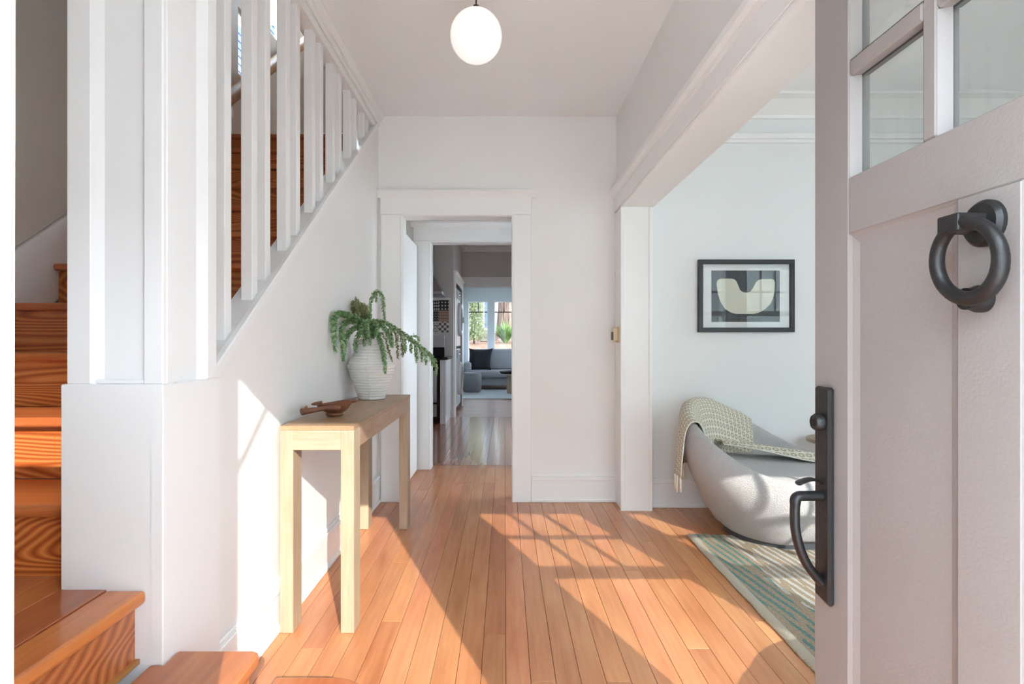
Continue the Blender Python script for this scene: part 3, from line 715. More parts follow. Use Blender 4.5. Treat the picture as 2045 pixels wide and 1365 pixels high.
FR = [
 ([(500, 600, Y0), (430, 440, Y0), (320, 380, Y0 - 0.12), (210, 350, Y0 - 0.26), (145, 400, Y0 - 0.32), (140, 560, Y0 - 0.33), (158, 750, Y0 - 0.33)], 900, 0.021, PLANT),
 ([(500, 600, Y0), (420, 460, Y0 - 0.03), (320, 430, Y0 - 0.12), (245, 460, Y0 - 0.20), (222, 560, Y0 - 0.23), (235, 700, Y0 - 0.23), (242, 840, Y0 - 0.23)], 900, 0.020, PLANT),
 ([(490, 610, Y0), (420, 500, Y0 - 0.05), (330, 520, Y0 - 0.12), (275, 600, Y0 - 0.18), (252, 720, Y0 - 0.19)], 850, 0.019, PLANT),
 ([(490, 610, Y0), (430, 540, Y0 - 0.06), (385, 590, Y0 - 0.09), (368, 670, Y0 - 0.10), (365, 750, Y0 - 0.10)], 850, 0.018, PLANT),
 ([(500, 600, Y0), (450, 430, Y0 + 0.05), (390, 290, Y0 + 0.07), (370, 215, Y0 + 0.08), (350, 260, Y0 + 0.08), (350, 385, Y0 + 0.08)], 1000, 0.022, OLIVE),
 ([(510, 600, Y0), (480, 430, Y0 + 0.04), (440, 300, Y0 + 0.06), (420, 245, Y0 + 0.07), (400, 300, Y0 + 0.07), (400, 400, Y0 + 0.06)], 950, 0.020, OLIVE),
 ([(515, 600, Y0), (500, 400, Y0 + 0.03), (470, 290, Y0 + 0.05), (450, 270, Y0 + 0.05), (470, 330, Y0 + 0.05), (490, 400, Y0 + 0.04)], 850, 0.019, OLIVE),
 ([(520, 600, Y0), (515, 400, Y0), (525, 250, Y0), (555, 150, Y0), (605, 115, Y0), (648, 170, Y0), (662, 300, Y0 - 0.01), (672, 430, Y0 - 0.02)], 560, 0.016, PLANT),
 ([(590, 135, Y0), (588, 170, Y0), (586, 225, Y0)], 450, 0.012, PLANT),
 ([(530, 600, Y0), (580, 440, Y0 - 0.02), (690, 450, Y0 - 0.05), (780, 500, Y0 - 0.07), (880, 570, Y0 - 0.09), (1000, 660, Y0 - 0.12), (1110, 750, Y0 - 0.13), (1190, 830, Y0 - 0.14), (1212, 910, Y0 - 0.14), (1208, 990, Y0 - 0.14)], 700, 0.017, PLANT),
 ([(720, 470, Y0 - 0.05), (740, 560, Y0 - 0.06), (752, 700, Y0 - 0.06)], 700, 0.016, PLANT),
 ([(760, 490, Y0 - 0.06), (795, 580, Y0 - 0.06), (805, 700, Y0 - 0.06), (812, 820, Y0 - 0.06)], 420, 0.014, OLIVE),
 ([(820, 520, Y0 - 0.07), (848, 600, Y0 - 0.08), (858, 700, Y0 - 0.08), (862, 805, Y0 - 0.08)], 560, 0.015, OLIVE),
 ([(850, 540, Y0 - 0.08), (882, 620, Y0 - 0.09), (890, 755, Y0 - 0.09)], 560, 0.015, PLANT),
 ([(930, 600, Y0 - 0.1), (948, 660, Y0 - 0.1), (950, 760, Y0 - 0.1)], 500, 0.014, PLANT),
 ([(970, 630, Y0 - 0.11), (1000, 700, Y0 - 0.11), (1008, 860, Y0 - 0.11)], 600, 0.015, PLANT),
 ([(940, 610, Y0 - 0.1), (975, 580, Y0 - 0.1), (1022, 595, Y0 - 0.1), (1034, 640, Y0 - 0.1)], 450, 0.013, PLANT),
 ([(1040, 690, Y0 - 0.12), (1060, 760, Y0 - 0.12), (1066, 855, Y0 - 0.12)], 560, 0.014, PLANT),
 ([(1085, 730, Y0 - 0.13), (1102, 790, Y0 - 0.13), (1106, 885, Y0 - 0.13)], 560, 0.014, PLANT),
 ([(1150, 790, Y0 - 0.13), (1165, 840, Y0 - 0.13), (1190, 900, Y0 - 0.13)], 600, 0.014, PLANT),
 ([(530, 600, Y0), (590, 560, Y0 - 0.07), (635, 660, Y0 - 0.11), (665, 780, Y0 - 0.14), (675, 880, Y0 - 0.15), (677, 970, Y0 - 0.15)], 950, 0.018, PLANT),
 ([(540, 600, Y0), (640, 560, Y0 - 0.03), (700, 680, Y0 - 0.06), (725, 770, Y0 - 0.09), (755, 850, Y0 - 0.12)], 260, 0.012, OLIVE),
 ([(530, 600, Y0), (620, 470, Y0 - 0.04), (690, 540, Y0 - 0.06), (735, 640, Y0 - 0.06), (748, 705, Y0 - 0.06)], 850, 0.018, PLANT),
 ([(500, 600, Y0), (465, 560, Y0 - 0.08), (458, 620, Y0 - 0.09), (458, 690, Y0 - 0.09)], 700, 0.015, PLANT),
 ([(510, 600, Y0), (515, 560, Y0 - 0.08), (514, 620, Y0 - 0.09), (516, 680, Y0 - 0.09)], 700, 0.015, PLANT),
 ([(520, 600, Y0), (480, 480, Y0 - 0.04), (470, 440, Y0 - 0.07), (430, 500, Y0 - 0.1), (420, 590, Y0 - 0.1)], 950, 0.018, PLANT),
 ([(520, 600, Y0), (540, 450, Y0 - 0.04), (560, 430, Y0 - 0.07), (590, 500, Y0 - 0.1), (580, 590, Y0 - 0.1)], 900, 0.018, PLANT),
 ([(520, 600, Y0), (520, 470, Y0 - 0.05), (500, 430, Y0 - 0.08), (490, 500, Y0 - 0.11), (500, 590, Y0 - 0.12)], 950, 0.018, PLANT),
]
for pts, dens, L, mt in FR: frond([px2(*q) for q in pts], dens * 1.2, L * 1.15, mt)

# ------------------------------------------------------------------ carved bowl
BC = Vector((-0.760, 2.46, tz + 0.001))
bo = tag(empty('carved_bowl', BC), 'dark carved wooden bowl with duck head handle on the console', 'bowl')
def bowl_pt(a, r, z):
    ex = 1.0 + 0.16 * math.cos(2 * a)
    return BC + Vector((r * math.cos(a) * ex, r * math.sin(a), z))
pr = [(0.030, 0.0), (0.034, 0.004), (0.030, 0.012), (0.045, 0.022), (0.062, 0.040), (0.070, 0.058), (0.066, 0.059), (0.056, 0.042), (0.036, 0.027), (0.004, 0.022)]
vs_, fs = [], []; nA = 36
for r, z in pr:
    for k in range(nA):
        a = 2 * math.pi * k / nA
        zz = z + (0.010 * math.cos(a) if z > 0.03 else 0) * (z / 0.058)
        vs_.append(bowl_pt(a, r, zz))
for j in range(len(pr) - 1):
    for k in range(nA): fs.append((j * nA + k, j * nA + (k + 1) % nA, (j + 1) * nA + (k + 1) % nA, (j + 1) * nA + k))
fs.append(tuple(range(nA - 1, -1, -1))); fs.append(tuple((len(pr) - 1) * nA + k for k in range(nA)))
MB().add(vs_, fs).build('dish', WALNUT, bo, smooth='auto', auto=60)
hpth = bez([BC + Vector((0.035, -0.050, 0.040)), BC + Vector((-0.01, -0.085, 0.042)), BC + Vector((-0.045, -0.125, 0.040)), BC + Vector((-0.085, -0.165, 0.036))], 6)
MB().tube(hpth, [0.012 + 0.006 * abs(1 - i / 9) for i in range(len(hpth))], 12, flat=(0.8, 1.1)).build('handle', WALNUT, bo, smooth='auto', auto=60)
MB().lathe([(0.002, -0.007), (0.006, -0.004), (0.007, 0.0), (0.006, 0.004), (0.002, 0.007)], BC + Vector((-0.072, -0.15, 0.053)), 12).build('knob', WALNUT, bo, smooth=True)
MB().tube([BC + Vector((0.070, 0.02, 0.062)), BC + Vector((0.085, 0.03, 0.062)), BC + Vector((0.098, 0.035, 0.062))], [0.009, 0.007, 0.003], 10).build('tail', WALNUT, bo, smooth=True)
MB().tube([BC + Vector((-0.06, 0.01, 0.052)), BC + Vector((-0.085, -0.005, 0.052)), BC + Vector((-0.10, -0.012, 0.05))], [0.012, 0.008, 0.003], 10).build('spout', WALNUT, bo, smooth=True)

# ------------------------------------------------------------------ pendant globe
GL = Vector((-0.111, 2.136, 2.325))
pe = tag(empty('pendant_lamp', GL), 'white opal globe pendant hanging from the entry ceiling', 'lamp')
m, t, p = base_mat('opal_glass', (0.72, 0.71, 0.69, 1), 0.25)
p.inputs['Emission Color'].default_value = (1.0, 0.97, 0.93, 1); p.inputs['Emission Strength'].default_value = 0.42
OPAL = m
sp = [(0.1 * math.sin(a), -0.1 * math.cos(a)) for a in [math.pi * (k + 0.02) / 24 for k in range(24)]] + [(0.012, 0.0993)]
MB().lathe(sp, GL, 40).build('globe', OPAL, pe, smooth=True)
MB().lathe([(0.026, 0.0965), (0.027, 0.100), (0.012, 0.104), (0.011, 0.106), (0.011, 0.118), (0.005, 0.122), (0.003, 0.124), (0.003, ZC - GL.z - 0.02), (0.05, ZC - GL.z - 0.018), (0.055, ZC - GL.z - 0.001)], GL, 24).build('rod_and_canopy', BRONZE, pe, smooth='auto')

# ------------------------------------------------------------------ thermostat
th = tag(empty('thermostat', (0.77, 3.82, 1.145)), 'small beige thermostat on the wall beside the living room opening', 'thermostat')
B(0.779, 0.788, 3.775, 3.868, 1.135, 1.245).build('back_plate', BEIGEPL, th, bev=0.002)
B(0.748, 0.779, 3.785, 3.858, 1.147, 1.235).build('cover', BEIGEPL, th, bev=0.003)
B(0.744, 0.748, 3.795, 3.85, 1.155, 1.21).build('dial_strip', RUBBER, th)

# ------------------------------------------------------------------ framed print
def pp(cx, cy, Y=3.785):
    u = 1370 + cx / 7.583; v = 500 + cy / 7.583
    return (u - 1008) * Y / 1100, CAMZ + (683 - v) * Y / 1100
fx0, fz1 = pp(188, 140); fx1, fz0 = pp(1643, 1238)
fp = tag(empty('framed_print', ((fx0 + fx1) / 2, 3.80, fz0)), 'black framed abstract print of a cream curved shape', 'picture')
fw = 0.031
for a in [(fx0, fx1, fz1 - fw, fz1), (fx0, fx1, fz0, fz0 + fw), (fx0, fx0 + fw, fz0 + fw, fz1 - fw), (fx1 - fw, fx1, fz0 + fw, fz1 - fw)]:
    B(a[0], a[1], 3.778, 3.808, a[2], a[3]).build('frame_bar', BLACKP, fp, bev=0.002)
B(fx0 + fw, fx1 - fw, 3.797, 3.807, fz0 + fw, fz1 - fw).build('mat_board', MATB, fp)
ax0, az1_ = pp(395, 303); ax1, az0_ = pp(1432, 1083)
B(ax0, ax1, 3.7962, 3.7972, az0_, az1_).build('dark_print', CHAR, fp)
U = [(472, 500), (480, 462), (505, 436), (545, 426), (700, 426), (745, 438), (775, 470), (800, 530), (830, 600), (875, 632), (930, 638), (985, 622), (1025, 570), (1065, 495), (1098, 452), (1150, 433), (1315, 432), (1345, 445), (1358, 490), (1355, 600), (1335, 710), (1290, 810), (1210, 890), (1110, 945), (1030, 962), (780, 962), (700, 945), (600, 885), (530, 780), (490, 650)]
MB().prism([pp(*q) for q in U], 'Y', 3.7953, 3.7962).build('cream_shape', CREAM, fp)
B(fx0 + fw, fx1 - fw, 3.786, 3.788, fz0 + fw, fz1 - fw).build('glass_pane', PGLASS, fp)

# ------------------------------------------------------------------ rug in the living room
m, t, p = base_mat('striped_woven_rug', srgb(210, 200, 180), 0.95, 0, 0.1)
tc = t.new('ShaderNodeTexCoord').outputs['Object']
sep = t.new('ShaderNodeSeparateXYZ'); t.l.new(tc, sep.inputs[0])
wob = t.noise(t.mapping(tc, (3, 1.2, 1)), 3.0, 3)
xx = t.math('ADD', sep.outputs['X'], t.math('MULTIPLY', wob, 0.03))
jit = t.noise(t.mapping(tc, (60, 90, 1)), 1.5, 1)
yy2 = t.math('ADD', t.math('ADD', xx, t.math('MULTIPLY', jit, 0.018)), t.math('MULTIPLY', sep.outputs['Y'], 0.16))
st1 = t.math('FRACT', t.math('MULTIPLY', yy2, 24.0))
tri = t.math('ABSOLUTE', t.math('SUBTRACT', st1, 0.5))
stripe = t.math('GREATER_THAN', tri, 0.27)
brk = t.noise(t.mapping(tc, (14, 2.2, 1)), 1.6, 2)
brk2 = t.noise(t.mapping(tc, (60, 60, 1)), 1.5, 1)
onm = t.math('GREATER_THAN', t.math('ADD', brk, t.math('MULTIPLY', brk2, 0.12)), 0.47)
teal = t.mix(brk2, srgb(92, 138, 132), srgb(158, 190, 180))
zone = t.noise(t.mapping(tc, (1.6, 0.7, 1)), 1.3, 1)
white_or_teal = t.mix(t.math('GREATER_THAN', t.math('ADD', sep.outputs['X'], t.math('MULTIPLY', zone, 0.5)), -0.26), teal, srgb(238, 234, 226))
basec = t.mix(brk2, srgb(178, 150, 122), srgb(222, 206, 178))
colr = t.mix(t.math('MULTIPLY', stripe, onm), basec, white_or_teal)
# cream border along the visible edge
edge = t.math('LESS_THAN', sep.outputs['X'], -0.75 + 0.035)
colr = t.mix(edge, colr, srgb(226, 216, 196))
t.l.new(colr, p.inputs['Base Color'])
wv = t.new('ShaderNodeTexWave'); wv.wave_type = 'BANDS'; wv.bands_direction = 'DIAGONAL'; t.l.new(t.mapping(tc, (90, 60, 1)), wv.inputs[0]); wv.inputs['Scale'].default_value = 1.4; wv.inputs['Distortion'].default_value = 1.5
t.l.new(t.bump(t.math('ADD', wv.outputs[1], t.noise(t.mapping(tc, (220, 120, 1)), 1.0, 2)), 0.9, 0.006), p.inputs['Normal'])
RUGM = m
RX0, RY1 = 1.07, 3.22
def rugz(x, y):
    ex = min(1, max(0, (x - RX0) / 0.012)); ey = min(1, max(0, (RY1 - y) / 0.012))
    lift = 0.012 * max(0, 1 - ((x - RX0) ** 2 + (RY1 - y) ** 2) / 0.03)
    return 0.010 * (min(ex, ey) ** 0.5) + lift * 0.6
rg = MB()
rg.grid(lambda u, v: (RX0 + 0.0015 * math.sin(v * 60) + 3.4 * (u ** 1.6), 0.75 + (RY1 - 0.75) * (1 - (1 - v) ** 1.4) + 0.004 * math.sin(u * 90), 0.0015 + rugz(RX0 + 3.4 * (u ** 1.6), 0.75 + (RY1 - 0.75) * (1 - (1 - v) ** 1.4))), 110, 90)
rug = rg.build('area_rug', RUGM, smooth=True, origin=(RX0 + 0.75, 2.3, 0.0))
sm = rug.modifiers.new('thickness', 'SOLIDIFY'); sm.thickness = 0.006; sm.offset = 1
tag(rug, 'cream, tan and teal striped woven rug under the curved armchair', 'rug')

# ------------------------------------------------------------------ boucle armchair
m, t, p = base_mat('white_boucle', srgb(226, 224, 222), 0.95, 0, 0.1)
tc = t.new('ShaderNodeTexCoord').outputs['Object']
nb = t.noise(tc, 150, 3, 0.65); nb2 = t.noise(tc, 330, 2, 0.6)
t.l.new(t.mix(nb, srgb(206, 203, 200), srgb(236, 234, 232)), p.inputs['Base Color'])
t.l.new(t.bump(t.math('ADD', nb, t.math('MULTIPLY', nb2, 0.5)), 1.0, 0.018), p.inputs['Normal'])
p.inputs['Sheen Weight'].default_value = 0.2
BOUC = m
CC = Vector((1.63, 3.265, 0.012))
AX, AY = 0.53, 0.485
def ell(th_): return 1.0 / math.sqrt((math.cos(th_) / AX) ** 2 + (math.sin(th_) / AY) ** 2)
TH0 = math.radians(140)
HALF = math.radians(128)
def smooth01(x): x = max(0, min(1, x)); return x * x * (3 - 2 * x)
def rim(d):   # height of the shell's rim
    f = smooth01(1 - abs(d) / math.radians(112))
    return 0.405 + 0.345 * f
def chair_pt(d, s):
    """profile position s 0..1 : outside foot -> rim -> inside seat"""
    th_ = TH0 + d; e = ell(th_); h = rim(d)
    endf = smooth01((HALF - abs(d)) / math.radians(22))
    P = [(0.58, 0.05), (0.645, 0.085), (0.74, 0.20), (0.845, 0.35), (0.94, 0.52), (1.0, 0.72), (0.985, 0.88), (0.945, 0.975), (0.90, 1.0), (0.855, 0.97), (0.82, 0.88), (0.79, 0.72), (0.765, 0.55), (0.72, 0.50)]
    x = s * (len(P) - 1); i = min(int(x), len(P) - 2); f = x - i
    a, b, c, dd = P[max(i - 1, 0)], P[i], P[i + 1], P[min(i + 2, len(P) - 1)]
    def cr(k): return 0.5 * ((2 * b[k]) + (c[k] - a[k]) * f + (2 * a[k] - 5 * b[k] + 4 * c[k] - dd[k]) * f * f + (3 * b[k] - a[k] - 3 * c[k] + dd[k]) * f ** 3)
    rr_, zz = cr(0), cr(1)
    if s > 0.75: zz = zz   # inside
    # ends of the shell tuck into the seat
    rr_ = rr_ * (0.90 + 0.10 * endf) if s < 0.62 else rr_ - (1 - endf) * 0.10 * rr_
    z = zz * h
    if i >= 10: z = max(z, 0.36)
    lean = 0.05 * (z / 0.75) * smooth01(1 - abs(d) / math.radians(120))
    return Vector((CC.x + (e * rr_ + lean) * math.cos(th_), CC.y + (e * rr_ * 1.0) * math.sin(th_) + lean * 0.3 * math.sin(th_), CC.z + z))
ch = tag(empty('armchair', CC), 'round white boucle tub armchair with a sloping back, on the striped rug', 'armchair')
MB().grid(lambda u, v: chair_pt(-HALF + 2 * HALF * u, v), 96, 44).build('shell', BOUC, ch, smooth=True)
sc_ = []
for r, z in [(0.60, 0.045), (0.72, 0.075), (0.84, 0.17), (0.905, 0.27), (0.91, 0.34), (0.88, 0.385), (0.80, 0.405), (0.5, 0.412), (0.02, 0.412)]:
    sc_.append((r, z))
vs_, fs = [], []; nA = 72
for r, z in sc_:
    for k in range(nA):
        a = 2 * math.pi * k / nA; e = ell(a) * r
        vs_.append((CC.x + 0.01 + e * math.cos(a), CC.y + e * math.sin(a), CC.z + z))
for j in range(len(sc_) - 1):
    for k in range(nA): fs.append((j * nA + k, j * nA + (k + 1) % nA, (j + 1) * nA + (k + 1) % nA, (j + 1) * nA + k))
fs.append(tuple(range(nA - 1, -1, -1))); fs.append(tuple((len(sc_) - 1) * nA + k for k in range(nA)))
MB().add(vs_, fs).build('seat', BOUC, ch, smooth='auto', auto=50)
bs = MB().prism([(CC.x + ell(2 * math.pi * k / 40) * 0.60 * math.cos(2 * math.pi * k / 40), CC.y + ell(2 * math.pi * k / 40) * 0.60 * math.sin(2 * math.pi * k / 40)) for k in range(40)], 'Z', CC.z + 0.002, CC.z + 0.046)
bs.build('swivel_base', RUBBER, ch, smooth='auto')

ch2 = ch.copy(); C.objects.link(ch2); ch2.location = (1.53, 1.0, 0.012); ch2.rotation_euler = (0, 0, math.radians(130))
ch2['label'] = 'matching boucle tub armchair concealed by the open front door'
for q in list(ch.children):
    c2 = q.copy(); C.objects.link(c2); c2.parent = ch2
# throw over the chair back
m, t, p = base_mat('ring_patterned_throw', srgb(222, 216, 200), 0.95, 0, 0.1)
uvn = t.new('ShaderNodeUVMap').outputs[0]
sp_ = t.new('ShaderNodeSeparateXYZ'); t.l.new(uvn, sp_.inputs[0])
fu = t.math('SUBTRACT', t.math('FRACT', sp_.outputs[0]), 0.5); fv = t.math('SUBTRACT', t.math('FRACT', sp_.outputs[1]), 0.5)
dist = t.math('SQRT', t.math('ADD', t.math('MULTIPLY', fu, fu), t.math('MULTIPLY', fv, fv)))
ringm = t.math('LESS_THAN', t.math('ABSOLUTE', t.math('SUBTRACT', dist, 0.29)), 0.10)
lines = t.math('GREATER_THAN', t.math('ABSOLUTE', fu), 0.46)
wn = t.noise(uvn, 3.0, 2)
cth = t.mix(t.math('MULTIPLY', ringm, t.math('ADD', 0.45, t.math('MULTIPLY', wn, 0.6))), srgb(214, 208, 190), srgb(146, 138, 116))
cth = t.mix(t.math('MULTIPLY', lines, 0.8), cth, srgb(238, 234, 222))
t.l.new(cth, p.inputs['Base Color'])
t.l.new(t.bump(t.noise(uvn, 14, 2), 0.5, 0.004), p.inputs['Normal'])
THROW = m
FRINGE = base_mat('cream_fringe', srgb(236, 228, 210), 0.95)[0]
tb = tag(empty('throw_blanket', CC + Vector((-0.35, 0.1, 0.6))), 'cream throw with grey brown rings draped over the armchair back', 'blanket')
def cloth(name, fn, nu, nv, su, sv, parent):
    mb = MB().grid(fn, nu, nv); ob = mb.build(name, THROW, parent, smooth=True)
    me = ob.data; uvl = me.uv_layers.new(name='UVMap')
    for l in me.loops:
        i, j = l.vertex_index % (nu + 1), l.vertex_index // (nu + 1)
        uvl.data[l.index].uv = (i / nu * su, j / nv * sv)
    s2 = ob.modifiers.new('thickness', 'SOLIDIFY'); s2.thickness = 0.006; s2.offset = 1
    return ob
D0, D1 = math.radians(-52), math.radians(42)
def drape(u, v):
    d = D1 + (D0 - D1) * u
    wav = 0.006 * math.sin(u * 19 + v * 5) + 0.003 * math.sin(u * 41 + 2)
    if v < 0.30:      # hangs free outside
        f = v / 0.30; top = chair_pt(d, 0.43)
        r = top - Vector((CC.x, CC.y, 0)); r.z = 0; rn = r.normalized()
        z = CC.z + 0.33 + (top.z - CC.z - 0.33) * f
        return Vector((top.x, top.y, 0)) + rn * (0.016 + 0.014 * (1 - f) + wav * (1 - f) * 1.5) + Vector((0, 0, z))
    s = 0.43 + (v - 0.30) / 0.70 * 0.53
    p0 = chair_pt(d, s); a = chair_pt(d, max(0, s - 0.02)); b = chair_pt(d, min(1, s + 0.02)); c = chair_pt(d + 0.02, s)
    n = (b - a).cross(c - p0).normalized()
    if n.dot(p0 - (CC + Vector((0, 0, 0.45)))) < 0 and s < 0.6: n = -n
    if s >= 0.6 and n.z < 0: n = -n
    return p0 + n * (0.014 + wav * 0.5)
cloth('draped_cloth', drape, 60, 60, 24, 27, tb)
def strip(u, v):
    xa = 1.36 + 0.80 * v
    yc = 3.52 - 0.22 * v - 0.05 * math.sin(v * 3)
    yv = yc - 0.10 + 0.20 * u
    z = CC.z + 0.424 + 0.012 * math.sin(u * 9 + v * 7) + 0.02 * math.sin(u * math.pi) + 0.07 * (1 - v) ** 2
    return Vector((xa, yv, z))
cloth('seat_strip', strip, 20, 40, 6, 20, tb)
for k in range(9):
    u = 0.02 + k * 0.055; q = drape(u, 0.0) + Vector((0, 0, 0.004))
    e = Vector((R.uniform(-0.008, 0.008), R.uniform(-0.008, 0.008), 0))
    MB().tube([q, q + e * 0.5 - Vector((0, 0, 0.04)), q + e - Vector((0, 0, 0.09 + R.uniform(0, 0.03)))], [0.005, 0.0065, 0.006], 6).build('tassel', FRINGE, tb, smooth=True)

# side table and book behind the chair
sidet = tag(empty('side_table', (2.14, 3.58, 0)), 'round wooden side table half hidden behind armchair and door', 'table')
MB().lathe([(0.02, 0.485), (0.165, 0.485), (0.17, 0.49), (0.17, 0.505), (0.165, 0.51), (0.02, 0.51)], (2.16, 3.60, 0), 40).build('table_top', OAKX, sidet, smooth='auto')
MB().lathe([(0.11, 0.001), (0.11, 0.02), (0.035, 0.03), (0.03, 0.25), (0.03, 0.485)], (2.16, 3.60, 0), 24).build('pedestal', OAK, sidet, smooth='auto')
bk = tag(empty('book', (2.15, 3.58, 0.511)), 'pale book lying on the side table next to the front door edge', 'book')
B(2.055, 2.24, 3.52, 3.66, 0.511, 0.514).build('cover', CREAM, bk); B(2.058, 2.235, 3.523, 3.657, 0.514, 0.533).build('pages', MATB, bk); B(2.055, 2.24, 3.52, 3.66, 0.533, 0.536).build('cover', CREAM, bk)

# ------------------------------------------------------------------ kitchen, laundry, sunroom shell
KZC = 2.86
struct(B(-1.85, -1.75, 5.62, 10.1, 0, 3.0).build('wall_kitchen_left', KWALL), 'kitchen outer wall')
YT = 8.30
struct(B(-1.75, -0.775, YT, YT + 0.1, 0, KZC).build('wall_kitchen_end', KWALL), 'grey white kitchen wall behind the range hood')
lw = MB()
lw.box(-0.87, -0.775, YT + 0.1, 8.52, 0, KZC); lw.box(-0.87, -0.775, 8.52, 9.78, 2.06, KZC); lw.box(-0.87, -0.775, 9.78, 10.0, 0, KZC)
struct(lw.build('wall_laundry', KWALL), 'kitchen wall with the laundry alcove')
hw = MB(); hw.box(-1.85, -0.80, 10.0, 10.12, 0, KZC); hw.box(-0.80, 2.6, 10.0, 10.12, 2.14, KZC)
struct(hw.build('wall_sunroom_header', KWALL), 'header wall over the opening to the sunroom')
kr = MB()
for a, b, c, d in [(4.95, 6.5, 0, 3.0), (6.5, 7.4, 0, 0.95), (6.5, 7.4, 2.2, 3.0), (7.4, 11.8, 0, 3.0), (11.8, 12.9, 0, 0.8), (11.8, 12.9, 2.3, 3.0), (12.9, 14.45, 0, 3.0)]: kr.box(2.6, 2.7, a, b, c, d)
struct(kr.build('wall_kitchen_right', KWALL), 'far side wall of kitchen and sunroom')
for i, (a, b, c, d) in enumerate([(6.5, 7.4, 0.95, 2.2), (11.8, 12.9, 0.8, 2.3)]):
    w_ = struct(empty('window_%d' % (8 + i), (2.65, a, c)), 'side window of the back rooms')  # unseen windows added to give the back rooms soft light
    MB().box(2.62, 2.68, a, a + 0.06, c, d).box(2.62, 2.68, b - 0.06, b, c, d).box(2.62, 2.68, a, b, c, c + 0.06).box(2.62, 2.68, a, b, d - 0.06, d).build('window_frame', TRIM, w_)
    B(2.649, 2.651, a, b, c, d).build('pane', GLASS, w_)
struct(B(-1.85, 2.7, YK + 0.12, 10.12, KZC, KZC + 0.2).build('ceiling_kitchen', CEIL), 'kitchen ceiling')
struct(B(-0.90, 2.7, YB + 0.12, YK + 0.12, 2.6, 3.0).build('ceiling_hall_slab', CEIL), 'slab over the hall')
struct(B(-1.3, 2.7, 10.1, 14.5, 2.55, 2.8).build('ceiling_sunroom', BLUEP), 'sunroom ceiling')
struct(MB().box(-1.17, -1.07, 10.12, 14.45, 0, 2.6).build('wall_sunroom_left', BLUEP), 'pale blue sunroom side wall')
board('trim_10', 'crown moulding of the kitchen', [(-0.775, 2.6, 9.94, 10.0, KZC - 0.05, KZC), (-0.775, 2.6, 9.97, 10.0, KZC - 0.09, KZC - 0.05), (-0.775, -0.72, 8.4, 10.0, KZC - 0.06, KZC)])
tl_ = struct(empty('trim_11', (-0.775, 9.15, 0)), 'white casing of the laundry alcove')
B(-0.80, -0.752, 8.40, 8.52, 0, 2.06).build('casing', TRIM, tl_, bev=0.003); B(-0.80, -0.752, 9.78, 9.90, 0, 2.06).build('casing', TRIM, tl_, bev=0.003)
B(-0.80, -0.748, 8.38, 9.92, 2.06, 2.21).build('head_casing', TRIM, tl_, bev=0.003)
MB().prism([(-0.80, 2.18), (-0.745, 2.18), (-0.72, 2.21), (-0.72, 2.228), (-0.80, 2.228)], 'Y', 8.34, 9.96).build('cap_moulding', TRIM, tl_)
board('trim_12', 'head casing of the sunroom opening', [(-0.775, 2.6, 9.975, 10.0, 2.14, 2.30), (-0.775, 2.6, 9.96, 10.0, 2.29, 2.315)])
struct(B(-1.75, -1.70, 8.4, 10.0, 0, KZC).build('wall_laundry_back', TRIM), 'back of the laundry alcove')
board('baseboard_kitchen', 'baseboard by the laundry', [(-0.775, -0.76, 8.4, 8.42, 0, 0.15), (-0.775, -0.755, 8.30, 8.40, 0, 0.16)])

# patterned wall tiles
def tile_mat(name, kind, c0, c1):
    m, t, p = base_mat(name, c0, 0.3)
    tc = t.new('ShaderNodeTexCoord').outputs['Object']
    sp = t.new('ShaderNodeSeparateXYZ'); t.l.new(tc, sp.inputs[0])
    x_, z_ = sp.outputs['X'], sp.outputs['Z']
    if kind == 'check': k = t.new('ShaderNodeTexChecker'); t.l.new(t.mapping(tc, (1, 1, 1), (0.5, 0.5, 0.51)), k.inputs[0]); k.inputs['Scale'].default_value = 26; fac = k.outputs[1]
    elif kind == 'dots':
        a = t.math('SUBTRACT', t.math('FRACT', t.math('MULTIPLY', x_, 20)), 0.5); b = t.math('SUBTRACT', t.math('FRACT', t.math('MULTIPLY', z_, 20)), 0.5)
        fac = t.math('LESS_THAN', t.math('ADD', t.math('MULTIPLY', a, a), t.math('MULTIPLY', b, b)), 0.06)
    elif kind == 'grid':
        a = t.math('ABSOLUTE', t.math('SUBTRACT', t.math('FRACT', t.math('MULTIPLY', x_, 32)), 0.5)); b = t.math('ABSOLUTE', t.math('SUBTRACT', t.math('FRACT', t.math('MULTIPLY', z_, 22)), 0.5))
        fac = t.math('GREATER_THAN', t.math('MAXIMUM', a, b), 0.3)
    elif kind == 'zig':
        fac = t.math('GREATER_THAN', t.math('FRACT', t.math('ADD', t.math('MULTIPLY', z_, 26), t.math('ABSOLUTE', t.math('SUBTRACT', t.math('FRACT', t.math('MULTIPLY', x_, 26)), 0.5)))), 0.5)
    else:
        n = t.new('ShaderNodeTexVoronoi'); t.l.new(tc, n.inputs[0]); n.inputs['Scale'].default_value = 60; fac = t.math('GREATER_THAN', n.outputs[0], 0.42)
    t.l.new(t.mix(fac, c0, c1), p.inputs['Base Color'])
    return m
BK, WT, TN, GY = srgb(46, 44, 48), srgb(215, 208, 204), srgb(190, 160, 140), srgb(120, 112, 116)
TM = [tile_mat('tile_grid', 'grid', WT, BK), tile_mat('tile_dots', 'dots', BK, WT), tile_mat('tile_zigzag', 'zig', GY, BK), tile_mat('tile_tan', 'grid', TN, srgb(140, 110, 96)), tile_mat('tile_speckle', 'vor', BK, WT), tile_mat('tile_check', 'check', WT, srgb(96, 88, 90))]
tp_ = tag(empty('tile_backsplash', (-1.15, YT, 1.28)), 'patchwork of patterned black, white and tan tiles under the hood', 'backsplash')
TW = 0.154; z_top = 1.77
order = [4, 1, 0, 1, 3, 0, 2, 3, 2, 5, 4, 5]
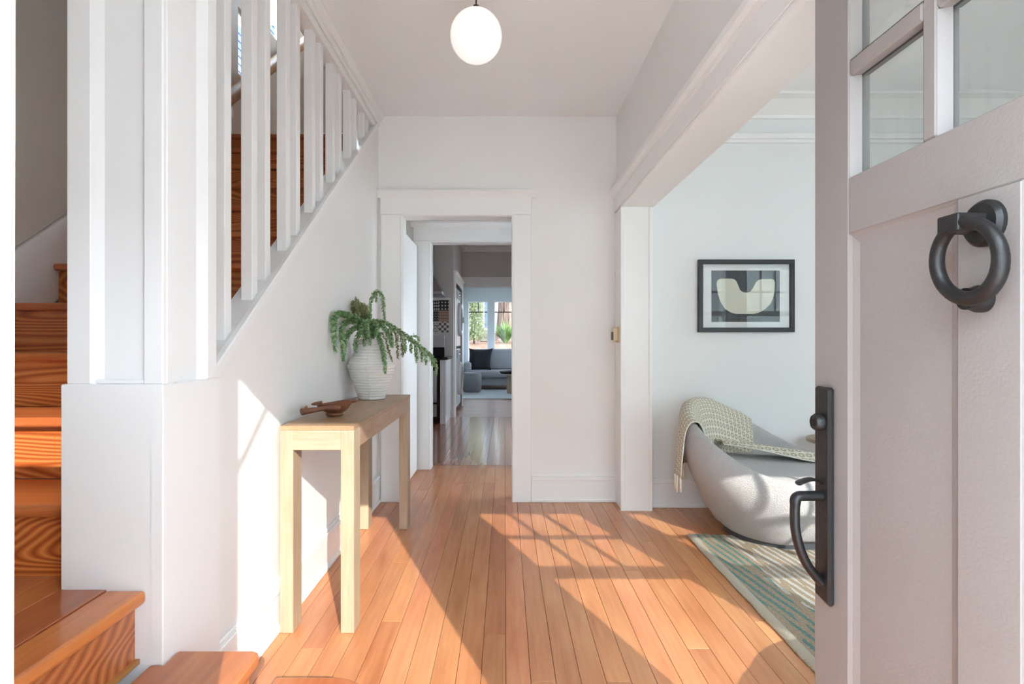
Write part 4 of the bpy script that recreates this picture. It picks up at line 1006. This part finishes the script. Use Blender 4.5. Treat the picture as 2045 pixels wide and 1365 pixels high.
for r_ in range(3):
    for c_ in range(4):
        x1 = -0.842 - (3 - c_) * TW; x0 = x1 - TW + 0.003; z1 = z_top - r_ * (TW + 0.009)
        B(x0, x1, YT - 0.010, YT, z1 - TW - 0.005, z1).build('tile', TM[order[r_ * 4 + c_]], tp_, bev=0.001)
B(-1.5, -0.82, YT - 0.03, YT, z_top + 0.004, z_top + 0.035).build('ledge', TRIM, tp_)
# hood
hd = tag(empty('range_hood', (-1.28, 8.0, 1.80)), 'stainless steel chimney hood over the stove', 'range hood')
hx0, hx1, hy0 = -1.66, -0.885, 7.78
MB().add([(hx0, hy0, 1.86), (hx1, hy0, 1.86), (hx1, YT, 1.86), (hx0, YT, 1.86), (-1.48, 8.02, 2.16), (-1.07, 8.02, 2.16), (-1.07, YT, 2.16), (-1.48, YT, 2.16)],
         [(0, 1, 5, 4), (1, 2, 6, 5), (2, 3, 7, 6), (3, 0, 4, 7), (4, 5, 6, 7), (3, 2, 1, 0)]).build('canopy', STEEL, hd)
B(hx0, hx1, hy0, YT, 1.815, 1.86).build('lip', STEEL, hd, bev=0.002)
B(-1.48, -1.07, 8.02, YT, 2.16, KZC).build('chimney', STEEL, hd)
# stove
sv = tag(empty('stove', (-1.28, 8.0, 0)), 'black and stainless kitchen stove glimpsed behind the door casing', 'stove')
sx0_, sx1_, syf = -1.66, -0.903, 7.66
B(sx0_, sx1_, syf + 0.02, YT - 0.02, 0.03, 0.90).build('body', BLACKG, sv)
B(sx0_, sx1_, syf, YT - 0.02, 0.90, 0.925).build('cooktop', BLACKG, sv, bev=0.004)
B(sx0_ + 0.01, sx1_ - 0.045, syf - 0.012, syf + 0.02, 0.10, 0.27).build('drawer', STEEL, sv, bev=0.004)
od = B(sx0_ + 0.01, sx1_ - 0.045, syf - 0.015, syf + 0.02, 0.30, 0.74).build('oven_door', STEEL, sv, bev=0.004)
B(sx0_ + 0.08, sx1_ - 0.10, syf - 0.018, syf - 0.014, 0.37, 0.66).build('oven_window', BLACKG, od)
MB().tube([(sx0_ + 0.05, syf - 0.06, 0.715), (sx1_ - 0.08, syf - 0.06, 0.715)], 0.012, 10).build('oven_handle', CHROME, od, smooth='auto')
B(sx0_ + 0.01, sx1_ - 0.045, syf - 0.012, syf + 0.02, 0.76, 0.89).build('control_panel', BLACKG, sv, bev=0.004)
for k in range(4): MB().lathe([(0.022, syf - 0.04), (0.022, syf - 0.012)], (-1.52 + k * 0.16, 0, 0.83), 16, 'Y').build('knob', CHROME, sv, smooth='auto')
B(sx0_, sx1_, YT - 0.07, YT - 0.02, 0.925, 1.06).build('backguard', BLACKG, sv)
B(sx0_, sx1_ + 0.004, YT - 0.08, YT - 0.015, 1.06, 1.235).build('backguard_panel', STEEL, sv, bev=0.003)
# end cabinet and counter
cb = tag(empty('end_cabinet', (-0.86, 7.97, 0)), 'narrow white end cabinet with toe notch beside the stove', 'cabinet')
B(-0.898, -0.82, 7.65, YT, 0.0, 0.89).build('body', CAB, cb, bev=0.003)
B(-0.822, -0.812, 7.67, YT - 0.002, 0.12, 0.88).build('side_panel', CAB, cb, bev=0.002)
tag(B(-0.90, -0.79, 7.62, YT, 0.892, 0.93).build('countertop', STONE, bev=0.004), 'black stone countertop on the narrow white cabinet', 'countertop')
# washer and dryer stacked in the alcove
def laundry(name, label, z0):
    e = tag(empty(name, (-1.15, 9.15, z0)), label, 'washing machine' if name == 'washing_machine' else 'dryer')
    F = -0.765
    B(F - 0.65, F, 8.76, 9.52, z0 + 0.02, z0 + 0.95).build('body', APPL, e, bev=0.01, seg=2)
    yc, zc = 9.14, z0 + 0.46
    d = MB().lathe([(0.27, F), (0.275, F + 0.03), (0.25, F + 0.06), (0.19, F + 0.055), (0.185, F + 0.03)], (0, yc, zc), 36, 'X').build('door_ring', APPL, e, smooth='auto')
    MB().lathe([(0.01, F + 0.04), (0.11, F + 0.04), (0.185, F + 0.03), (0.185, F + 0.02)], (0, yc, zc), 36, 'X').build('door_glass', BLACKG, d, smooth='auto')
    B(F - 0.002, F + 0.008, 8.80, 9.48, z0 + 0.80, z0 + 0.93).build('control_panel', GREYP, e)
    MB().lathe([(0.03, F + 0.008), (0.028, F + 0.03)], (0, 9.14, z0 + 0.865), 20, 'X').build('dial', CHROME, e, smooth='auto')
    B(F + 0.058, F + 0.075, yc + 0.22, yc + 0.245, zc - 0.05, zc + 0.05).build('door_handle', CHROME, d, bev=0.004)
GREYP = base_mat('grey_panel', srgb(150, 152, 158), 0.3)[0]
laundry('washing_machine', 'white front loading washing machine low in the alcove', 0.08)
laundry('tumble_dryer', 'white front loading dryer stacked above the washing machine', 1.05)

# sunroom window wall
YW = 14.3
SWN = [(-0.95, -0.43), (-0.275, 0.245), (0.40, 0.92), (1.08, 1.60)]
SZ0, SZ1 = 0.60, 2.19
sm_ = MB(); xx_ = -1.17
for a, b in SWN:
    sm_.box(xx_, a, YW, YW + 0.12, 0, 2.6); sm_.box(a, b, YW, YW + 0.12, 0, SZ0); sm_.box(a, b, YW, YW + 0.12, SZ1, 2.6); xx_ = b
sm_.box(xx_, 2.7, YW, YW + 0.12, 0, 2.6)
struct(sm_.build('wall_sunroom_back', BLUEP), 'pale blue sunroom wall of casement windows')
for i, (a, b) in enumerate(SWN):
    w_ = struct(empty('window_%d' % (10 + i), (a, YW, SZ0)), 'sunroom casement window looking onto the garden')
    MB().box(a, a + 0.02, YW + 0.03, YW + 0.08, SZ0, SZ1).box(b - 0.02, b, YW + 0.03, YW + 0.08, SZ0, SZ1).box(a, b, YW + 0.03, YW + 0.08, SZ0, SZ0 + 0.03).box(a, b, YW + 0.03, YW + 0.08, SZ1 - 0.02, SZ1).build('sash', TRIM, w_)
    B(a, b, YW + 0.04, YW + 0.07, 1.905, 1.93).build('muntin', DARKM, w_); B((a + b) / 2 - 0.01, (a + b) / 2 + 0.01, YW + 0.04, YW + 0.07, 1.93, SZ1).build('muntin', DARKM, w_)
    B(a, b, YW + 0.054, YW + 0.056, SZ0, SZ1).build('pane', GLASS, w_)
# sunroom furniture
def fabric(name, c, rough=0.95):
    m, t, p = base_mat(name, c, rough, 0, 0.1)
    tc = t.new('ShaderNodeTexCoord').outputs['Object']; n = t.noise(tc, 120, 3)
    t.l.new(t.mix(n, tuple(v * 0.85 for v in c[:3]) + (1,), c), p.inputs['Base Color']); t.l.new(t.bump(n, 0.3, 0.004), p.inputs['Normal'])
    return m
GREYF = fabric('grey_sofa_fabric', srgb(168, 170, 176)); OTTO = fabric('grey_ottoman_fabric', srgb(150, 152, 156)); DPIL = fabric('charcoal_pillow_fabric', srgb(52, 54, 60)); PRUG = fabric('pale_rug_weave', srgb(188, 194, 198))
rug2 = B(-0.95, 1.6, 11.0, 13.4, 0.001, 0.012).build('sunroom_rug', PRUG); tag(rug2, 'pale grey rug on the sunroom floor', 'rug')
so_ = tag(empty('sofa', (0.2, 13.6, 0.012)), 'light grey sofa below the sunroom windows', 'sofa')
B(-0.88, 1.4, 13.0, 14.1, 0.12, 0.30).build('base', GREYF, so_, bev=0.02, seg=2)
B(-0.92, 0.24, 12.92, 13.85, 0.30, 0.47).build('seat_cushion', GREYF, so_, bev=0.05, seg=3, smooth='auto'); B(0.25, 1.42, 12.92, 13.85, 0.30, 0.47).build('seat_cushion', GREYF, so_, bev=0.05, seg=3, smooth='auto')
B(-0.98, -0.80, 13.1, 14.1, 0.12, 0.66).build('arm', GREYF, so_, bev=0.06, seg=3, smooth='auto'); B(1.40, 1.58, 13.1, 14.1, 0.12, 0.66).build('arm', GREYF, so_, bev=0.06, seg=3, smooth='auto')
B(-0.80, 0.24, 13.55, 13.85, 0.45, 0.97).build('back_cushion', GREYF, so_, bev=0.09, seg=4, smooth='auto'); B(0.25, 1.40, 13.55, 13.85, 0.45, 0.97).build('back_cushion', GREYF, so_, bev=0.09, seg=4, smooth='auto')
B(-0.85, 1.45, 13.85, 14.1, 0.12, 0.80).build('back', GREYF, so_, bev=0.05, seg=2)
for x_ in (-0.82, 1.3): B(x_, x_ + 0.06, 13.05, 13.11, 0.013, 0.12).build('leg', DARKM, so_)
pw = MB()
def pil(u, v, s):
    a, b = 2 * u - 1, 2 * v - 1
    pinch = 1 + 0.10 * (abs(a) ** 4 * abs(b) ** 4) - 0.05 * (1 - abs(a) ** 2) * abs(b) ** 6 - 0.05 * (1 - abs(b) ** 2) * abs(a) ** 6
    th_ = 0.09 * max(0, (1 - a ** 4)) ** 0.6 * max(0, (1 - b ** 4)) ** 0.6
    x_, z_ = -0.60 + 0.27 * a * pinch, 0.725 + 0.24 * b * pinch
    return Vector((x_ + 0.02 * b, 13.36 + s * th_ + 0.10 * b, z_))
pw.grid(lambda u, v: pil(u, v, -1), 18, 18); pw.grid(lambda u, v: pil(u, v, 1), 18, 18)
tag(pw.build('pillow', DPIL, smooth=True), 'charcoal square pillow leaning on the light grey sofa', 'pillow')
ot = tag(empty('ottoman', (-0.76, 12.5, 0.012)), 'round grey fabric ottoman in front of the sofa', 'ottoman')
MB().lathe([(0.02, 0.013), (0.18, 0.013), (0.205, 0.05), (0.215, 0.25), (0.21, 0.40), (0.19, 0.44), (0.02, 0.455)], (-0.74, 12.5, 0), 36).build('body', OTTO, ot, smooth='auto')
tor = []
MB().tube([(-0.74 + 0.195 * math.cos(2 * math.pi * k / 32), 12.5 + 0.195 * math.sin(2 * math.pi * k / 32), 0.437) for k in range(33)], 0.006, 6, cap=False).build('piping', OTTO, ot, smooth=True)
cf = tag(empty('coffee_table', (0.26, 12.2, 0.012)), 'round coffee table with thick pedestal partly hidden by the doorway', 'table')
MB().lathe([(0.02, 0.425), (0.38, 0.425), (0.40, 0.435), (0.40, 0.45), (0.02, 0.452)], (0.26, 12.2, 0), 48).build('table_top', GREYP, cf, smooth='auto')
MB().lathe([(0.22, 0.013), (0.22, 0.425)], (0.26, 12.2, 0), 36).build('pedestal', OAK, cf, smooth='auto')
tr = tag(empty('tray', (0.2, 12.2, 0.453)), 'black tray sitting on the round coffee table', 'tray')
MB().lathe([(0.02, 0.4535), (0.30, 0.4535), (0.32, 0.47), (0.325, 0.50), (0.315, 0.50), (0.305, 0.475), (0.29, 0.465), (0.02, 0.463)], (0.21, 12.15, 0), 40).build('dish', IRON, tr, smooth='auto')

# ------------------------------------------------------------------ garden behind the house
def rough_mat(name, stops, scale, bump=0.6):
    m, t, p = base_mat(name, stops[0][1], 0.95, 0, 0.2)
    tc = t.new('ShaderNodeTexCoord').outputs['Object']; n = t.noise(tc, scale, 5, 0.6)
    t.l.new(t.ramp(n, stops), p.inputs['Base Color']); t.l.new(t.bump(n, bump, 0.02), p.inputs['Normal'])
    return m
MULCH = rough_mat('garden_mulch', [(0.35, srgb(72, 50, 40)), (0.65, srgb(118, 88, 70))], 9)
m, t, p = base_mat('redwood_bark', srgb(150, 120, 105), 0.95)
tc = t.new('ShaderNodeTexCoord').outputs['Object']; n = t.noise(t.mapping(tc, (1, 1, 0.1)), 14, 5, 0.65)
t.l.new(t.ramp(n, [(0.35, srgb(52, 38, 34)), (0.5, srgb(98, 78, 68)), (0.7, srgb(128, 112, 100))]), p.inputs['Base Color']); t.l.new(t.bump(n, 1.0, 0.05), p.inputs['Normal'])
BARK = m
GRN = rough_mat('leaf_green', [(0.35, srgb(48, 76, 34)), (0.65, srgb(98, 128, 58))], 6)
PALEG = rough_mat('pale_leaf', [(0.35, srgb(70, 80, 50)), (0.65, srgb(120, 126, 92))], 8)
YARD = rough_mat('yard_ground', [(0.35, srgb(168, 164, 156)), (0.65, srgb(190, 186, 178))], 3)
PAVE = rough_mat('porch_concrete', [(0.35, srgb(196, 194, 190)), (0.65, srgb(214, 212, 208))], 4, 0.2)
gb = MB().add([(-8, 16.2, -0.2), (8, 16.2, -0.2), (8, 16.2, 0.86), (-8, 16.2, 0.86), (8, 18.2, 1.08), (-8, 18.2, 1.08), (8, 24.5, 1.5), (-8, 24.5, 1.5), (8, 24.5, -0.2), (-8, 24.5, -0.2)],
              [(0, 1, 2, 3), (3, 2, 4, 5), (5, 4, 6, 7), (7, 6, 8, 9), (9, 8, 1, 0), (0, 3, 5, 7, 9), (1, 8, 6, 4, 2)])
struct(gb.build('ground_garden', MULCH), 'sloping mulch bed behind the sunroom windows')
struct(B(-14, 14, -20, 30, -0.45, -0.2).build('ground', YARD), 'yard around the house')
struct(B(-1.6, 2.2, -2.2, YF0, -0.2, -0.04).build('ground_porch', PAVE), 'concrete porch outside the front entrance')  # pale unseen slab added to bounce daylight indoors
fe = tag(empty('garden_fence', (0, 24.0, 1.4)), 'pale weathered board fence at the back of the garden', 'fence')
fb = None
for k in range(26):
    x0 = -3.9 + k * 0.3
    if fb is None: fb = B(x0, x0 + 0.285, 24.0, 24.03, 1.35, 4.4).build('board', FENCEW, fe)
    else: copy_at(fb, fe, (x0 + 0.1425, 24.015, 1.35))
tt = tag(empty('redwood_tree', (0.16, 20.2, 1.2)), 'thick red barked tree trunk seen through the second sunroom window', 'tree')
vs_, fs = [], []; nA = 28; HH = [1.15, 1.4, 1.8, 2.6, 3.6, 5.0]
for j, z in enumerate(HH):
    for k in range(nA):
        a = 2 * math.pi * k / nA; r = (0.50 - 0.035 * j + (0.16 if j == 0 else 0)) * (1 + 0.05 * math.sin(7 * a) + 0.03 * math.sin(13 * a + j))
        vs_.append((0.16 + r * math.cos(a), 20.2 + r * math.sin(a), z))
for j in range(len(HH) - 1):
    for k in range(nA): fs.append((j * nA + k, j * nA + (k + 1) % nA, (j + 1) * nA + (k + 1) % nA, (j + 1) * nA + k))
fs.append(tuple((len(HH) - 1) * nA + k for k in range(nA)))
MB().add(vs_, fs).build('trunk', BARK, tt, smooth=True)
def blades(name, label, c, n, h, spread, mat, wid, droop=0.6):
    e = tag(empty(name, c), label, 'plant'); mb = MB(); c = Vector(c)
    for k in range(n):
        a = R.uniform(0, 2 * math.pi); tilt = R.uniform(0.1, 1.0) * spread; L = h * R.uniform(0.7, 1.1)
        dirh = Vector((math.cos(a), math.sin(a), 0)); side = Vector((-math.sin(a), math.cos(a), 0)) * wid
        prev = None
        for q in range(6):
            f = q / 5
            pnt = c + dirh * (0.05 + tilt * f * (1 + droop * f)) + Vector((0, 0, L * (f - droop * 0.6 * f * f * tilt / max(spread, 0.01))))
            ww = side * (1 - f * 0.95)
            cur = (pnt - ww, pnt + ww)
            if prev: mb.add([prev[0], prev[1], cur[1], cur[0]], [(0, 1, 2, 3)])
            prev = cur
    mb.build('leaf_blades', mat, e); return e
blades('agapanthus', 'bright green strappy plant in front of the red barked trunk', (0.02, 18.6, 1.10), 260, 0.85, 0.42, GRN, 0.020, 0.9)
def willow(name, label, c, n, mat):
    e = tag(empty(name, c), label, 'shrub'); c = Vector(c)
    MB().tube([c, c + Vector((0.05, 0, 1.0)), c + Vector((0, 0.05, 2.0))], [0.04, 0.03, 0.015], 8).build('stem', BARK, e, smooth=True)
    mb = MB()
    for k in range(n):
        z = R.uniform(0.2, 2.1); a = R.uniform(0, 2 * math.pi); r = R.uniform(0.02, 0.42) * (1 - 0.15 * z / 2)
        q = c + Vector((r * math.cos(a), r * math.sin(a), z))
        d = Vector((R.uniform(-1, 1), R.uniform(-1, 1), R.uniform(-1.6, 0.2)))
        leaf(mb, q, d, Vector((R.uniform(-1, 1), R.uniform(-1, 1), R.uniform(-1, 1))), R.uniform(0.06, 0.14), 0.011)
    mb.build('leaves', mat, e)
willow('feathery_shrub', 'tall feathery pale green shrub at the first sunroom window', (-1.02, 18.3, 1.05), 4500, PALEG)
rt = tag(empty('retaining_timbers', (-0.72, 19.3, 1.2)), 'stack of pale timbers on the mulch bed', 'timbers')
for k in range(4): B(-0.86, -0.42, 19.2, 19.5, 1.16 + k * 0.12, 1.27 + k * 0.12).build('timber', FENCEW, rt, bev=0.008)
tag(B(-0.72, -0.58, 19.9, 20.05, 1.2, 3.2).build('blue_post', paint('slate_blue_paint', srgb(58, 74, 96), 0.6), bev=0.006), 'slate blue upright post behind the timbers', 'post')
# blue house beyond the stair windows
nh = tag(empty('neighbor_house', (-6.5, 14, -0.2)), 'blue sided house glimpsed through the stairwell window', 'house')
BLUES = paint('blue_siding', srgb(34, 60, 96), 0.7)
sdm = MB()
for k in range(79): sdm.prism([(-6.3, -0.2 + k * 0.18), (-6.28, -0.2 + k * 0.18), (-6.3, -0.2 + (k + 1) * 0.18)], 'Y', 5.0, 24.0)
sdm.box(-9, -6.3, 5.0, 24.0, -0.2, 14.0)
sdm.build('siding', BLUES, nh)
MB().prism([(-9.3, 14.0), (-6.0, 14.0), (-7.65, 15.6)], 'Y', 4.7, 24.3).build('roof', GREYP, nh)
# unseen porch roof and piers added to cut sky light at the entrance
pr_ = struct(empty('roof_porch', (-0.3, -0.8, 3.1)), 'small porch roof over the entrance')
B(-1.9, 1.3, -1.6, YF0 - 0.001, 3.15, 3.3).build('roof_slab', TRIM, pr_)
B(-1.85, -1.5, -1.58, -1.25, -0.04, 3.15).build('pier', TRIM, pr_); MB().prism([(1.36, -1.22), (1.50, -1.58), (1.72, -1.58), (1.58, -1.22)], 'Z', -0.04, 3.15).build('pier', TRIM, pr_)  # right pier shaped to block sky light while clearing the sun
B(1.3, 1.75, -1.6, -1.2, 3.15, 3.3).build('roof_slab', TRIM, pr_)
# unseen houses added to block low sky light from the entrance
HOUSEP = paint('street_house_paint', srgb(178, 178, 174), 0.8)
for i, (xa, xb, hh) in enumerate([(-18, -7.0, 8.4), (-6.3, 4, 8.8), (4.7, 16, 8.4), (8, 14, 7.0)]):
    hs_ = tag(empty('street_house', ((xa + xb) / 2, -16, -0.2)), ['grey house furthest along the far side of the street', 'grey house straight across the street from the entrance', 'grey house across the street beyond the living room', 'grey house on the plot next door on the living room side'][i], 'house', 'houses across the street')
    ya, yb = (-20, -16) if i < 3 else (-13, -1)
    B(xa, xb, ya, yb, -0.2, hh - 1.4).build('walls', HOUSEP, hs_)
    MB().prism([(xa - 0.3, hh - 1.4), (xb + 0.3, hh - 1.4), ((xa + xb) / 2, hh)], 'Y', ya - 0.3, yb + 0.3).build('roof', GREYP, hs_)
# cord slung across the upper corner of the open doorway; its thin shadow falls on the wall below the stairs
def back(x, y, z, Y): f = (y - Y); return Vector((x + 0.41 * f, Y, z + 0.59 * f))
a_, b_ = back(WL, 1.784, 0.642, 0.2), back(WL, 2.083, 0.878, 0.2)
tag(MB().tube([a_ + (a_ - b_) * 0.0, a_ + (b_ - a_) * 0.5, b_, b_ + (b_ - a_) * 0.22], 0.0065, 8).build('door_cord', RUBBER, smooth=True), 'thin dark cord slung across the upper corner of the entrance', 'cord')
